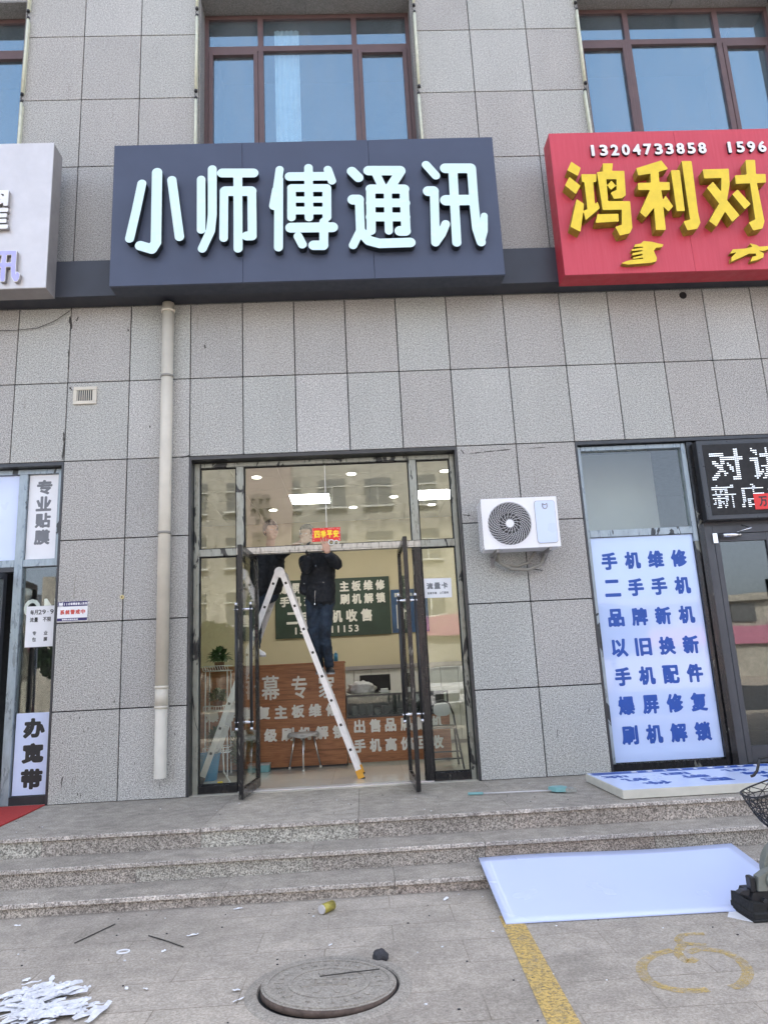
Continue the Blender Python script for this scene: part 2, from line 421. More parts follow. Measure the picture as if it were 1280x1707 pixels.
def glyph_mesh(mb, ch, box, to3d, bold=0., depth=.01, res=None, side=None, seg=None, strokes=None, asis=False):
    """ch fitted in box=(x0,x1,z0,z1) incl. the bold growth; to3d(x, z, t) -> point, t in 0..depth towards the front"""
    h = res or max((box[1]-box[0]), (box[3]-box[2]))/40
    if strokes is not None:
        xs, zs = np.arange(box[0]-2*h, box[1]+2.5*h, h), np.arange(box[2]-2*h, box[3]+2.5*h, h)
        X, Z = np.meshgrid(xs, zs); D = np.full(X.shape, 9.)
        for pts, r in strokes:
            A, B = np.array(pts[:-1], float), np.array(pts[1:], float)
            D = np.minimum(D, np.abs(sdf(A, B, X, Z))-r)
        return _march(mb, D, X, Z, to3d, depth, side)
    A, B = glyph_segments(ch) if seg is None else seg
    x0, x1, z0, z1 = box; al = np.vstack([A, B]); mn, mx = al.min(0), al.max(0)
    sx = (x1-x0-2*bold)/max(mx[0]-mn[0], 1e-6); sz = (z1-z0-2*bold)/max(mx[1]-mn[1], 1e-6)
    if ch in '一二1': sz = min(sz, sx*1.4) if ch != '1' else sz; sx = min(sx, sz*1.2) if ch == '1' else sx
    cx, cz = (x0+x1)/2, (z0+z1)/2; mid = (mn+mx)/2
    f = lambda P: (P-mid)*np.array([sx, sz])+np.array([cx, cz])
    if not asis: A, B = f(A), f(B)
    xs = np.arange(x0-2*h, x1+2.5*h, h); zs = np.arange(z0-2*h, z1+2.5*h, h)
    X, Z = np.meshgrid(xs, zs); D = sdf(A, B, X, Z)-bold
    return _march(mb, D, X, Z, to3d, depth, side)
def _march(mb, D, X, Z, to3d, depth, side):
    nzv, nxv = D.shape; cache = {}
    m0 = mb.m; T = {}
    def vert(key, p, t):
        k = (key, t)
        if k not in cache: cache[k] = mb.v(to3d(p[0], p[1], t))
        return cache[k]
    def gv(i, j, t): return vert(('g', i, j), (X[i, j], Z[i, j]), t)
    def ev(i, j, i2, j2, t):
        if (i2, j2) < (i, j): i, j, i2, j2 = i2, j2, i, j
        a, b = D[i, j], D[i2, j2]; u = a/(a-b)
        u = min(max(u, .02), .98)
        return vert(('e', i, j, i2, j2), (X[i, j]+(X[i2, j2]-X[i, j])*u, Z[i, j]+(Z[i2, j2]-Z[i, j])*u), t)
    for i in range(nzv-1):
        run = None
        for j in range(nxv):
            full = j < nxv-1 and D[i, j] < 0 and D[i, j+1] < 0 and D[i+1, j] < 0 and D[i+1, j+1] < 0
            if full and run is None: run = j
            if not full and run is not None:
                mb.m = m0; mb.f([gv(i, run, depth), gv(i, j, depth), gv(i+1, j, depth), gv(i+1, run, depth)]); run = None
            if full or j >= nxv-1: continue
            C = [(i, j), (i, j+1), (i+1, j+1), (i+1, j)]; s_ = [D[c] < 0 for c in C]
            if not any(s_): continue
            def edge(a, t): c, d_ = C[a], C[(a+1) % 4]; return ev(*c, *d_, t)
            polys = []
            if s_ == [True, False, True, False] or s_ == [False, True, False, True]:
                for a in range(4):
                    if s_[a]: polys.append([('c', a), ('e', a), ('e', (a-1) % 4)])
            else:
                pl = []
                for a in range(4):
                    if s_[a]: pl.append(('c', a))
                    if s_[a] != s_[(a+1) % 4]: pl.append(('e', a))
                polys.append(pl)
            for pl in polys:
                mb.m = m0; mb.f([gv(*C[a], depth) if k == 'c' else edge(a, depth) for k, a in pl])
                n = len(pl)
                if depth and side is not None:
                    for q in range(n):
                        (k1, a1), (k2, a2) = pl[q], pl[(q+1) % n]
                        if k1 == 'e' and k2 == 'e':
                            mb.m = side; mb.f([edge(a1, depth), edge(a2, depth), edge(a2, 0), edge(a1, 0)])
    mb.m = m0
    return mb
def seg_of(polys):
    A, B = [], []
    for P in polys:
        for i in range(len(P)): A.append(P[i]); B.append(P[(i+1) % len(P)])
    return np.array(A, float), np.array(B, float)
def wall_map(yb):      # letters standing on a wall facing -Y, back at yb
    return lambda x, z, t: (x, yb-t, z)
def letters(parent, chars, boxes, mats, yb, depth, bold, res=None, name='letter', mapf=None):
    for ch, bx in zip(chars, boxes):
        mb = MB(); glyph_mesh(mb, ch, bx, mapf or wall_map(yb), bold, depth, res, side=1)
        build(mb, name, mats, parent)
def textline(parent, s, cx0, step, cz, w, h, mats, yb, depth=.004, bold=.004, name='lettering', mapf=None, res=None, one=True):
    """a line of writing as one mesh; chars centred every step from cx0"""
    mb = MB(); split = h >= .14
    for i, ch in enumerate(s):
        if ch == ' ': continue
        if split: mb = MB()
        x = cx0+i*step
        ww, hh = (w, h)
        if ch in '·.,': hh, ww = h*.2, h*.2
        zc = cz
        glyph_mesh(mb, ch, (x-ww/2, x+ww/2, zc-hh/2, zc+hh/2), mapf or wall_map(yb), bold, depth, res or h/26, side=len(mats)-1 if isinstance(mats, (list, tuple)) else 0)
        if split: build(mb, 'character', mats, parent)
    return None if split else build(mb, name, mats, parent)
def panes(parent, *boxes, mat='glass', name='glazing'):
    for b_ in boxes: build(MB().box(*b_), name, mat, parent)

# ================================================================== SETTING
GZ = -.38
mb = MB(); mb.quad((-150, -2.2, GZ), (150, -2.2, GZ), (150, -400, GZ), (-150, -400, GZ))
struct(build(mb, 'pavement', 'paving', loc=(0, 0, GZ)))
mb = MB(); mb.quad((-150, -12.5, GZ+.006), (150, -12.5, GZ+.006), (150, -29, GZ+.006), (-150, -29, GZ+.006)); struct(build(mb, 'road', 'asphalt'))  # unseen road, added dark to mute the street reflections in the glass
# platform and steps : treads (slabs with a worn nose) and risers
def flight():
    st = bpy.data.objects.new('steps', None); COL.objects.link(st); st.location = (0, 0, GZ); struct(st)
    specs = [(.3, -1.62, 0., -.15), (-1.58, -1.975, -.15, -.288), (-1.93, -2.335, -.288, GZ)]
    mt, mr, me = MB(), MB(), MB()
    for k, (yi, yo, zt, zb) in enumerate(specs):
        x = -22.; random.seed(40+k)
        joints = []
        while x < 26:
            L = [1.25, 1.3, 1.2][k]
            x1 = x+L
            mt.box(x+.0015, x1-.0015, yo+.012, yi, zt-.03, zt)
            me.box(x+.0015, x1-.0015, yo, yo+.012, zt-.03, zt, .003)
            mr.box(x+.0015, x1-.0015, yo+.025, yo+.05, zb-.01, zt-.031)
            x = x1
    for m_, n_, ma in ((mt, 'tread', 'tread'), (me, 'nosing', 'rim'), (mr, 'riser', 'step')):
        build(m_, n_, ma, st)
    mb = MB(); mb.box(-22, 26, -1.55, .3, -.5, -.035); mb.box(-22, 26, -1.92, -1.551, -.5, -.19); mb.box(-22, 26, -2.28, -1.921, -.5, -.325)
    build(mb, 'step_core', 'grout', st)
flight()

# ------------------------------------------------------------------ the building
BLD = thing('commercial_building', 'grey granite clad building with shops below brown framed windows', 'building', (1.5, .15, 0))
XL, XR, TOP = -16., 19., 11.6  # unseen roof line kept low so more sky light reaches the ground
LOW = [(-7.4, -1.385), (0., 3.), (4.36, 10.5)]          # ground floor openings, 0..3.6
UP = [(-4.90, -2.13), (.07, 2.84), (5.03, 7.80), (9.97, 12.7)]   # upper windows, 7.0..9.87
WZ0, WZ1 = 6.6, 9.87
def strips(openings, x0, x1):
    out = []; x = x0
    for a, b in openings:
        if a > x: out.append((x, a))
        x = b
    if x < x1: out.append((x, x1))
    return out
mb = MB()
Y0, Y1 = .03, .30
for a, b in strips(LOW, XL, XR): mb.box(a, b, Y0, Y1, -.1, 3.6)
mb.box(XL, XR, Y0, Y1, 3.6, WZ0)
for a, b in strips(UP, XL, XR): mb.box(a, b, Y0, Y1, WZ0, WZ1)
mb.box(XL, XR, Y0, Y1, WZ1, TOP)
mb.box(XL, XR, Y1, 12, TOP-.3, TOP); mb.box(XL, XL+.3, Y1, 12, -.1, TOP-.3); mb.box(XR-.3, XR, Y1, 12, -.1, TOP-.3); mb.box(XL, XR, 12, 12.3, -.1, TOP)
mb.box(XL+.3, XR-.3, Y1, 12, 4.4, 4.6); mb.box(XL+.3, XR-.3, Y1, 12, -.2, -.06)
build(mb, 'wall_core', 'mass', BLD)
tiles = []
mb = MB()
def tile(x0, x1, z0, z1, g=.0058):
    if x1-x0 < .02 or z1-z0 < .02: return
    mb.box(x0+g, x1-g, 0, .026, z0+g, z1-g, .002)
lowx = [-15.2+.6*i for i in range(23)]  # left run ends near -1.977
lowcols = [-1.385-.592*k for k in range(24, 0, -1)] + [-1.385, -.69, 0, .6, 1.2, 1.8, 2.4, 3., 3.682, 4.36] + [4.36+.583*k for k in range(1, 25)]
rows = [0, .904, 1.81, 2.703, 3.6]
for (a, b) in ((-1.385, -.69), (-.69, 0.), (3., 3.682), (3.682, 4.36)):
    for z0, z1 in zip(rows, rows[1:]): tile(a, b, z0, z1)
for (a, b) in [(-9.5, -8.4), (-8.4, -7.4), (10.5, 11.4), (11.4, 12.3)]:
    for z0, z1 in zip(rows, rows[1:]): tile(a, b, z0, z1)
for a, b in zip(lowcols, lowcols[1:]):
    for z0, z1 in ((3.6, 4.535), (4.535, 5.47)): tile(a, b, z0, z1)
uprows = [5.47, 7.37, 8.339, 9.296, 10.25, 11.2, 11.6]
def upcols(a, b): return [a+(b-a)*k/3 for k in range(4)]
piers = [(-7.05, -4.90), (-2.13, .07), (2.84, 5.03), (7.80, 9.97)]
for a, b in piers:
    cs = upcols(a, b)
    if a == -2.13: cs = [-2.13, -1.39, -.67, .07]
    if a == 2.84: cs = [2.84, 3.58, 4.325, 5.03]
    for c0, c1 in zip(cs, cs[1:]):
        for z0, z1 in zip(uprows, uprows[1:]):
            if z0 < WZ1 < z1: z1 = WZ1+.38
            tile(c0, c1, z0, z1) if z0 > 5 else None
for a, b in UP:
    for k in range(4):
        c0, c1 = a+(b-a)*k/4, a+(b-a)*(k+1)/4
        tile(c0, c1, WZ1, 10.25)
        for z0, z1 in zip(uprows[4:], uprows[5:]): tile(c0, c1, z0, z1)
        tile(c0, c1, 5.47, 6.6)
build(mb, 'stone_cladding', 'stone', BLD)
mb = MB()
for a, b in strips(LOW, XL, XR): mb.box(a+.001, b-.001, .0265, .0299, 0, 3.599)
mb.box(XL, XR, .0265, .0299, 3.601, WZ0)
for a, b in strips(UP, XL, XR): mb.box(a+.001, b-.001, .0265, .0299, WZ0+.001, WZ1)
mb.box(XL, XR, .0265, .0299, WZ1+.001, TOP)
build(mb, 'joint_sealant', 'grout', BLD)
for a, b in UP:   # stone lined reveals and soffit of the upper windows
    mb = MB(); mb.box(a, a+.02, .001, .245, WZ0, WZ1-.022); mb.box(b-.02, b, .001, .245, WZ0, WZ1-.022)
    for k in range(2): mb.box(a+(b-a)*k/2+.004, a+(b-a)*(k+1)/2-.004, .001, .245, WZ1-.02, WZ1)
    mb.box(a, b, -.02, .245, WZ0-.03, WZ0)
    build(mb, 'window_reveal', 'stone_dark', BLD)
mb = MB(); mb.box(XL, XR, -.25, -.003, 5.47, 5.925, .004); build(mb, 'fascia_band', 'fascia', BLD)

def wall_mark(pts, w_, mat='wire'):
    m = MB(); rr = random.Random(int(abs(pts[0][0]*977+pts[0][1]*131))); Y_ = -.0012
    P_ = []
    for (xa, za), (xb, zb) in zip(pts, pts[1:]):
        for k in range(5): P_.append((xa+(xb-xa)*k/5, za+(zb-za)*k/5))
    P_.append(pts[-1]); T_, B_ = [], []
    for i, (x_, z_) in enumerate(P_):
        dx, dz = (pts[-1][0]-pts[0][0]), (pts[-1][1]-pts[0][1]); L_ = math.hypot(dx, dz); nx_, nz_ = -dz/L_, dx/L_
        a_ = w_*rr.uniform(.15, 1)*(.3 if i in (0, len(P_)-1) else 1); b_ = w_*rr.uniform(.15, 1)*(.3 if i in (0, len(P_)-1) else 1)
        T_.append(m.v((x_+nx_*a_, Y_, z_+nz_*a_))); B_.append(m.v((x_-nx_*b_, Y_, z_-nz_*b_)))
    for i in range(len(P_)-1): m.f([T_[i], T_[i+1], B_[i+1], B_[i]])
    build(m, 'wall_mark', mat, BLD)
wall_mark([(-1.40, 3.62), (-1.39, 3.80), (-1.405, 3.95)], .014); wall_mark([(-1.38, 4.7), (-1.395, 4.95)], .01); wall_mark([(-1.37, 5.2), (-1.40, 5.36)], .02)
wall_mark([(-1.32, 5.30), (-1.30, 5.36)], .016); wall_mark([(-1.36, 4.48), (-1.33, 4.44)], .014); wall_mark([(3.12, 3.50), (3.4, 3.525), (3.62, 3.535)], .008); wall_mark([(3.82, 3.54), (4.02, 3.545)], .006)
wall_mark([(3.02, 2.80), (3.10, 2.79)], .012); wall_mark([(3.05, 3.56), (3.08, 3.50)], .01); wall_mark([(-.10, 3.59), (.0, 3.61), (.03, 3.6)], .012)
wall_mark([(-1.21, 2.06), (-1.205, 2.2), (-1.20, 2.34)], .008, 'greycable'); wall_mark([(-.5, 2.9), (-.498, 3.1)], .006, 'greycable'); wall_mark([(3.86, 1.9), (3.875, 2.12)], .004, 'greycable')
wall_mark([(3.72, 1.25), (3.73, 1.45)], .005, 'greycable'); wall_mark([(3.83, .38), (3.835, .47)], .006); wall_mark([(-1.25, .15), (-1.24, .27)], .008); wall_mark([(-1.12, .12), (-1.11, .3)], .004, 'greycable')
for k_ in range(22):
    rr = random.Random(900+k_); x_, z_ = rr.choice((rr.uniform(-1.3, -.1), rr.uniform(3.1, 4.3), rr.uniform(-1.3, -.9))), rr.uniform(.05, 1.0); wall_mark([(x_, z_), (x_+rr.uniform(-.012, .012), z_+rr.uniform(.01, .05))], rr.uniform(.003, .007))
wall_mark([(.16, 4.95), (.17, 4.90)], .012); wall_mark([(-.72, 5.18), (-.71, 5.15)], .014); wall_mark([(-.45, 3.98), (-.44, 3.96)], .013); wall_mark([(1.5, 4.9), (1.62, 5.0)], .003, 'film_cream'); wall_mark([(4.86, 4.4), (4.98, 4.3)], .003, 'film_cream')

def upper_window(x, curtain=False):
    """x = left edge of the opening"""
    yb, yf = .32, .25
    z0, z1, zt0, zt1 = 6.6, 9.85, 9.245, 9.385
    m = MB()
    m.box(x, x+.07, yf, yb, z0, z1); m.box(x+2.70, x+2.77, yf, yb, z0, z1)
    m.box(x+.07, x+2.70, yf, yb, z1-.06, z1); m.box(x+.07, x+2.70, yf, yb, z0, z0+.06)
    m.box(x+.72, x+.79, yf-.002, yb, z0+.06, z1-.06); m.box(x+1.97, x+2.04, yf-.002, yb, z0+.06, z1-.06)
    for a, b in ((.07, .72), (.79, 1.97), (2.04, 2.70)): m.box(x+a, x+b, yf, yb, zt0+.03, zt1-.03)
    wf = build(m, 'window', 'winframe', BLD)
    for a, b in ((.07, .72), (2.04, 2.70)):      # the two opening sashes
        m = MB(); f_ = .055
        X0, X1, Z0, Z1 = x+a+.004, x+b-.004, z0+.064, zt0+.025
        m.box(X0, X0+f_, yf-.012, yb-.02, Z0, Z1, .003); m.box(X1-f_, X1, yf-.012, yb-.02, Z0, Z1, .003)
        m.box(X0+f_, X1-f_, yf-.011, yb-.021, Z1-f_, Z1); m.box(X0+f_, X1-f_, yf-.011, yb-.021, Z0, Z0+f_)
        build(m, 'sash', 'winframe', wf)
    m = MB()
    for a, b in ((.07, .72), (.79, 1.97), (2.04, 2.70)):
        m.box(x+a, x+b, yb-.035, yb-.029, z0+.06, zt0+.03); m.box(x+a, x+b, yb-.035, yb-.029, zt1-.03, z1-.06)
    build(m, 'pane', 'glass_win', wf)
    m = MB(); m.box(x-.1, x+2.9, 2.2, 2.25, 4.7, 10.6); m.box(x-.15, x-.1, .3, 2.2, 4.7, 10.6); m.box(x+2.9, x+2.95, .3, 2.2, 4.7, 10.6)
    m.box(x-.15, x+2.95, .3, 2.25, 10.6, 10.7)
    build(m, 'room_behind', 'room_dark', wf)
    if curtain:
        m = MB(); n = 26
        pts = [(x+.93+.33*i/n, .352+.008*math.sin(i*1.3)) for i in range(n+1)]
        for (xa, ya), (xb, yb_) in zip(pts, pts[1:]): m.quad((xa, ya, 7), (xb, yb_, 7), (xb, yb_, 9.7), (xa, ya, 9.7))
        build(m, 'curtain', 'curtain', wf)
for i, (a, b) in enumerate(UP): upper_window(a, curtain=(i == 1))

# opening linings on the ground floor
mb = MB()
for a, b in LOW:
    mb.box(a, b, .002, .29, 3.56, 3.598); mb.box(a, a+.022, .002, .29, 0, 3.56); mb.box(b-.022, b, .002, .29, 0, 3.56)
build(mb, 'opening_lining', 'dark_metal', BLD)

# --- middle shopfront
mb = MB(); F0, F1 = .13, .22
mb.box(.024, .085, F0, F1, 0, 3.55, .004); mb.box(2.925, 2.976, F0, F1, 0, 3.55, .004)
mb.box(.086, 2.924, F0, F1, 3.50, 3.548, .003)
mb.box(.495, .578, F0-.003, F1, 2.56, 3.499, .004); mb.box(2.452, 2.538, F0-.003, F1, 2.56, 3.499, .004)
mb.box(.086, .494, F0, F1, 2.48, 2.56, .003); mb.box(2.539, 2.924, F0, F1, 2.48, 2.56, .003)
SF = build(mb, 'shopfront_frame', 'film', BLD)
mb = MB(); mb.box(.495, 2.538, F0-.006, F1, 2.503, 2.557, .003); mb.box(.495, 2.538, F0-.002, F1, 2.487, 2.502)
build(mb, 'transom_bar', 'film_cream', SF)
panes(SF, (.495, .578, F0-.003, F1, 0, 2.486, .004), (2.452, 2.538, F0-.003, F1, 0, 2.486, .004), mat='film_dark', name='mullion')
panes(SF, (.086, .494, F0, F1, 0.0, .085, .004), (2.539, 2.924, F0, F1, 0., .085, .004), mat='film_dark', name='bottom_rail')
panes(SF, (2.44, 2.451, F0+.02, F1, 0, 2.486), mat='film_dark', name='door_stop')
gy = (.172, .178)
panes(SF, (.086, .494, *gy, .085, 2.48), (2.539, 2.924, *gy, .085, 2.48), (.086, .494, *gy, 2.56, 3.50), (2.539, 2.924, *gy, 2.56, 3.50),
      (.579, 1.494, *gy, 2.557, 3.50), (1.498, 2.451, *gy, 2.557, 3.50))
mb = MB(); mb.box(1.4925, 1.4995, .169, .181, 2.557, 3.5); build(mb, 'glass_joint', 'letter_white', SF)  # thin white upright strip between the two transom panes
mb = MB()   # black gaskets round the panes
for x0, x1, z0, z1 in ((.086, .494, .085, 2.48), (2.539, 2.924, .085, 2.48), (.086, .494, 2.56, 3.5), (2.539, 2.924, 2.56, 3.5), (.579, 2.451, 2.557, 3.5)):
    g = .012
    mb.box(x0, x0+g, .16, .19, z0, z1); mb.box(x1-g, x1, .16, .19, z0, z1); mb.box(x0+g, x1-g, .16, .19, z1-g, z1); mb.box(x0+g, x1-g, .16, .19, z0, z0+g)
build(mb, 'gasket', 'rubber', SF)
mb = MB(); mb.box(.5, 2.53, .12, .23, .001, .012); build(mb, 'threshold', 'alu', SF)

def door_leaf(p_far, p_near, ztop, handle_off, label):
    f, n = Vector((*p_far, 0)), Vector((*p_near, 0)); ax = (n-f); L = ax.length; ax.normalize(); nrm = Vector((-ax.y, ax.x, 0))
    T = Matrix((ax, nrm, Vector((0, 0, 1)))).transposed().to_4x4(); T.translation = f
    m = MB(T); t = .022; w_ = .055; z0 = .02
    m.box(0, w_, -t, t, z0, ztop, .003); m.box(L-w_, L, -t, t, z0, ztop, .003)
    m.box(w_, L-w_, -t+.001, t-.001, ztop-w_, ztop); m.box(w_, L-w_, -t+.001, t-.001, z0, z0+.09)
    d_ = build(m, 'door', 'film_dark', BLD, label=label)
    m = MB(T); m.box(w_, L-w_, -.004, .004, z0+.09, ztop-w_); build(m, 'glass_pane', 'glass', d_)
    m = MB(T); xh = L-.16
    for sgn in (-1, 1):
        y = sgn*handle_off
        m.m = 0; m.cyl((xh, y, .67), (xh, y, 1.88), .016, seg=14)
        m.m = 1; m.cyl((xh, y, .64), (xh, y, .67), .0165, seg=14); m.cyl((xh, y, 1.88), (xh, y, 1.91), .0165, seg=14)
    m.m = 1
    for z in (.72, 1.84): m.cyl((xh, -handle_off-.02, z), (xh, handle_off+.02, z), .014, seg=12)
    build(m, 'pull_handle', ['black', 'silver'], d_)
    m = MB(T); m.cyl((.1, 0, 0), (.1, 0, .02), .02); m.box(.02, .12, -.018, .018, ztop, ztop+.01); build(m, 'pivot', 'silver', d_)
door_leaf((.675, .40), (.628, -.463), 2.49, .075, 'left glass door swung outward')
door_leaf((2.30, .30), (2.316, -.597), 2.475, .085, 'right glass door swung outward')

# --- shop interior
RX0, RX1, RY1, CZ = -.95, 3.95, 4.5, 3.75
mb = MB(); mb.box(RX0-.1, RX0, .3, RY1, -.05, CZ); mb.box(RX1, RX1+.1, .3, RY1, -.05, CZ); mb.box(RX0-.1, RX1+.1, RY1, RY1+.1, -.05, CZ)
mb.box(RX0, 0., .301, .33, 0, CZ); mb.box(3., RX1, .301, .33, 0, CZ); mb.box(0, 3, .301, .33, 3.6, CZ)
build(mb, 'interior_wall', 'beige', BLD)
mb = MB()
for i in range(9):
    for j in range(8):
        a = RX0+.6*i; b_ = .33+.6*j
        if a < RX1 and b_ < RY1: mb.box(a+.003, min(a+.597, RX1), b_+.003, min(b_+.597, RY1), CZ, CZ+.02)
mb.box(RX0, RX1, .3, RY1, CZ+.021, CZ+.05)
struct(build(mb, 'ceiling', 'ceil'))
mb = MB()
for i in range(7):
    for j in range(6):
        a = -.95+.8*i; b_ = .02+.8*j
        mb.box(a+.0015, min(a+.7985, RX1), max(b_, .03)+.0015, min(b_+.7985, RY1), -.03, .004)
mb.box(RX0, RX1, .03, RY1, -.05, -.004)
struct(build(mb, 'shop_floor', 'floor_tile'))
# ceiling lamps
def copies(root, locs, labels):
    src = [c for c in root.children]
    for L_, lb in zip(locs, labels):
        r = root.copy(); COL.objects.link(r); r.location = L_; r['label'] = lb
        for c in src:
            k = c.copy(); COL.objects.link(k); k.parent = r
            for g in c.children:
                q = g.copy(); COL.objects.link(q); q.parent = k
t = thing('ceiling_lamp', 'square lit ceiling panel above the red sticker, in the middle transom pane', 'ceiling lamp', (1.15, 2.77, CZ), 'square led panels in the shop ceiling')
mb = MB(); mb.box(.85, 1.45, 2.47, 3.07, CZ-.012, CZ-.001); mb.box(.855, 1.445, 2.475, 3.065, CZ-.001, CZ+.001); build(mb, 'frame', 'white_plastic', t)
mb = MB(); mb.box(.865, 1.435, 2.485, 3.055, CZ-.016, CZ-.0125); build(mb, 'diffuser', 'lampface', t)
copies(t, [(3.05, 2.82, CZ)], ['square lit ceiling panel behind the narrow top right transom pane'])
t = thing('downlight', 'round downlight behind the left end of the wide transom pane, nearest the glass', 'downlight', (.537, 1.47, CZ), 'round downlights in the shop ceiling')
mb = MB(); mb.cyl((.537, 1.47, CZ-.008), (.537, 1.47, CZ+.004), .075, seg=24); build(mb, 'trim', 'white_plastic', t)
mb = MB(); mb.cyl((.537, 1.47, CZ-.011), (.537, 1.47, CZ-.0085), .06, seg=24); build(mb, 'lens', 'downface', t)
copies(t, [(1.79, 1.487, CZ), (2.414, 2.864, CZ), (1.785, 3.46, CZ), (.517, 3.42, CZ), (3.046, 1.53, CZ), (3.05, 3.5, CZ)],
       ['round downlight highest in the wide transom pane, right of the glass joint', 'round downlight by the right mullion of the wide transom pane',
        'small far round downlight right of the glass joint over the red sticker', 'small far round downlight left of the square lit panel',
        'round downlight at the top of the narrow right transom pane', 'small far round downlight under the panel in the narrow right pane'])

# --- left shopfront (neighbour)
mb = MB()
mb.box(-1.475, -1.408, .10, .2, 2.53, 3.55); mb.box(-7.38, -1.476, .10, .2, 3.50, 3.55)
mb.box(-1.905, -1.815, .097, .2, 0, 3.499, .004); mb.box(-1.814, -1.408, .10, .2, 2.45, 2.53, .004); mb.box(-7.38, -1.906, .10, .2, 2.45, 2.53, .004)
LSF = build(mb, 'side_shopfront_frame', 'film_blue', BLD)
mb = MB(); mb.box(-1.43, -1.409, .10, .2, 0, 2.449); mb.box(-1.814, -1.431, .10, .2, 0., .08); mb.box(-3.4, -3.32, .1, .2, 0, 2.449); mb.box(-3.319, -1.906, .1, .2, 2.40, 2.449)
build(mb, 'lower_frame', 'dark_metal', LSF)
panes(LSF, (-1.814, -1.431, .147, .153, .08, 2.45), (-1.814, -1.476, .147, .153, 2.53, 3.5), (-7.38, -1.906, .147, .153, 2.53, 3.5), (-7.3, -3.401, .147, .153, .05, 2.45))
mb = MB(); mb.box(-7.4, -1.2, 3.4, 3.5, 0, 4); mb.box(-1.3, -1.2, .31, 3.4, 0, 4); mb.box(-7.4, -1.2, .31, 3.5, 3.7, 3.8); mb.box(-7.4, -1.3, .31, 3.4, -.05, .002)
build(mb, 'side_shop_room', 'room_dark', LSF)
# open leaf of the neighbour's door, standing out from its jamb
T = Matrix.Identity(4); T = Matrix.Translation((-1.99, .1, 0)) @ Matrix.Rotation(math.radians(-97), 4, 'Z')
mb = MB(T); mb.box(0, .06, -.022, .022, .02, 2.38); mb.box(.84, .9, -.022, .022, .02, 2.38); mb.box(.06, .84, -.021, .021, 2.32, 2.38); mb.box(.06, .84, -.021, .021, .02, .12)
dl = build(mb, 'door', 'dark_metal', BLD, label='dark framed neighbour door swung outward at the left edge')
mb = MB(T); mb.box(.06, .84, -.004, .004, .12, 2.32); build(mb, 'glass_pane', 'glass', dl)
mb = MB(T); mb.cyl((.78, .08, .7), (.78, .08, 1.8), .016); mb.cyl((.78, -.08, .7), (.78, -.08, 1.8), .016); mb.cyl((.78, -.08, .75), (.78, .08, .75), .012); mb.cyl((.78, -.08, 1.75), (.78, .08, 1.75), .012)
build(mb, 'pull_handle', 'silver', dl)

# --- right shopfront (neighbour)
mb = MB()
mb.box(4.384, 4.432, .06, .16, 0.08, 3.55, .004); mb.box(4.433, 5.60, .06, .16, 3.50, 3.55, .003); mb.box(4.433, 5.60, .06, .16, 2.49, 2.57, .003)
mb.box(5.601, 5.655, .057, .16, 2.4, 3.55, .004)
RSF = build(mb, 'side_shopfront_frame', 'film_blue', BLD)
mb = MB(); mb.box(5.601, 5.655, .057, .16, 0, 2.399); mb.box(4.384, 5.60, .06, .16, 0.0, .078); mb.box(5.656, 5.72, .03, .2, 0, 3.55)
build(mb, 'lower_frame', 'film_dark', RSF)
panes(RSF, (4.433, 5.60, .107, .113, 2.57, 3.5), (4.433, 5.60, .107, .113, .08, 2.49), (7.3, 10.4, .107, .113, .08, 3.5))
mb = MB(); mb.box(5.721, 5.82, .05, .16, 0, 2.56, .003); mb.box(5.821, 7.2, .05, .16, 2.47, 2.56, .003); mb.box(5.721, 10.4, .06, .19, 2.561, 3.55); mb.box(7.2, 7.3, .05, .16, 0, 3.55)
build(mb, 'door_frame', 'door_metal', RSF)
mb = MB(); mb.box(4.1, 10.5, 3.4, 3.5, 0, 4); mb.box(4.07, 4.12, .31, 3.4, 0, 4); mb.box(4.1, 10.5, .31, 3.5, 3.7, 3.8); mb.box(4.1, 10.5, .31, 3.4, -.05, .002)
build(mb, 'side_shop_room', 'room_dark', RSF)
mb = MB(); mb.box(4.2, 5.6, .9, .95, 2.3, 3.7); build(mb, 'inner_partition', 'ceil', RSF)
mb = MB(); mb.box(5.825, 5.885, .055, .105, .02, 2.465, .003); mb.box(6.42, 6.48, .055, .105, .02, 2.465, .003); mb.box(5.886, 6.419, .056, .104, 2.38, 2.464); mb.box(5.886, 6.419, .056, .104, .021, .19)
rd = build(mb, 'door', 'door_metal', BLD, label='closed charcoal glass door at the right edge')
mb = MB(); mb.box(5.885, 6.42, .077, .083, .19, 2.38); build(mb, 'glass_pane', 'glass', rd)
mb = MB(); mb.box(6.40, 6.43, -.03, -.005, .75, 1.95, .004); mb.box(6.41, 6.44, -.005, .055, 1.7, 1.73); mb.box(6.41, 6.44, -.005, .055, .95, .98); build(mb, 'pull_handle', 'black', rd)
mb = MB(); mb.cyl((5.90, .0, 2.44), (6.10, .0, 2.44), .028, seg=16); mb.box(5.92, 6.08, .0, .055, 2.415, 2.465); mb.tube([(6.05, -.02, 2.47), (6.17, -.12, 2.49), (6.13, .0, 2.545)], .008)
mb.box(5.80, 5.85, .02, .055, 2.36, 2.47)
build(mb, 'door_closer', 'silver', rd)
mb = MB(); mb.box(6.50, 6.56, .055, .105, .02, 2.465, .003); mb.box(7.13, 7.19, .055, .105, .02, 2.465, .003); mb.box(6.561, 7.129, .056, .104, 2.38, 2.464); mb.box(6.561, 7.129, .056, .104, .021, .19)
r2 = build(mb, 'door', 'door_metal', BLD); mb = MB(); mb.box(6.56, 7.13, .077, .083, .19, 2.38); build(mb, 'glass_pane', 'glass', r2)

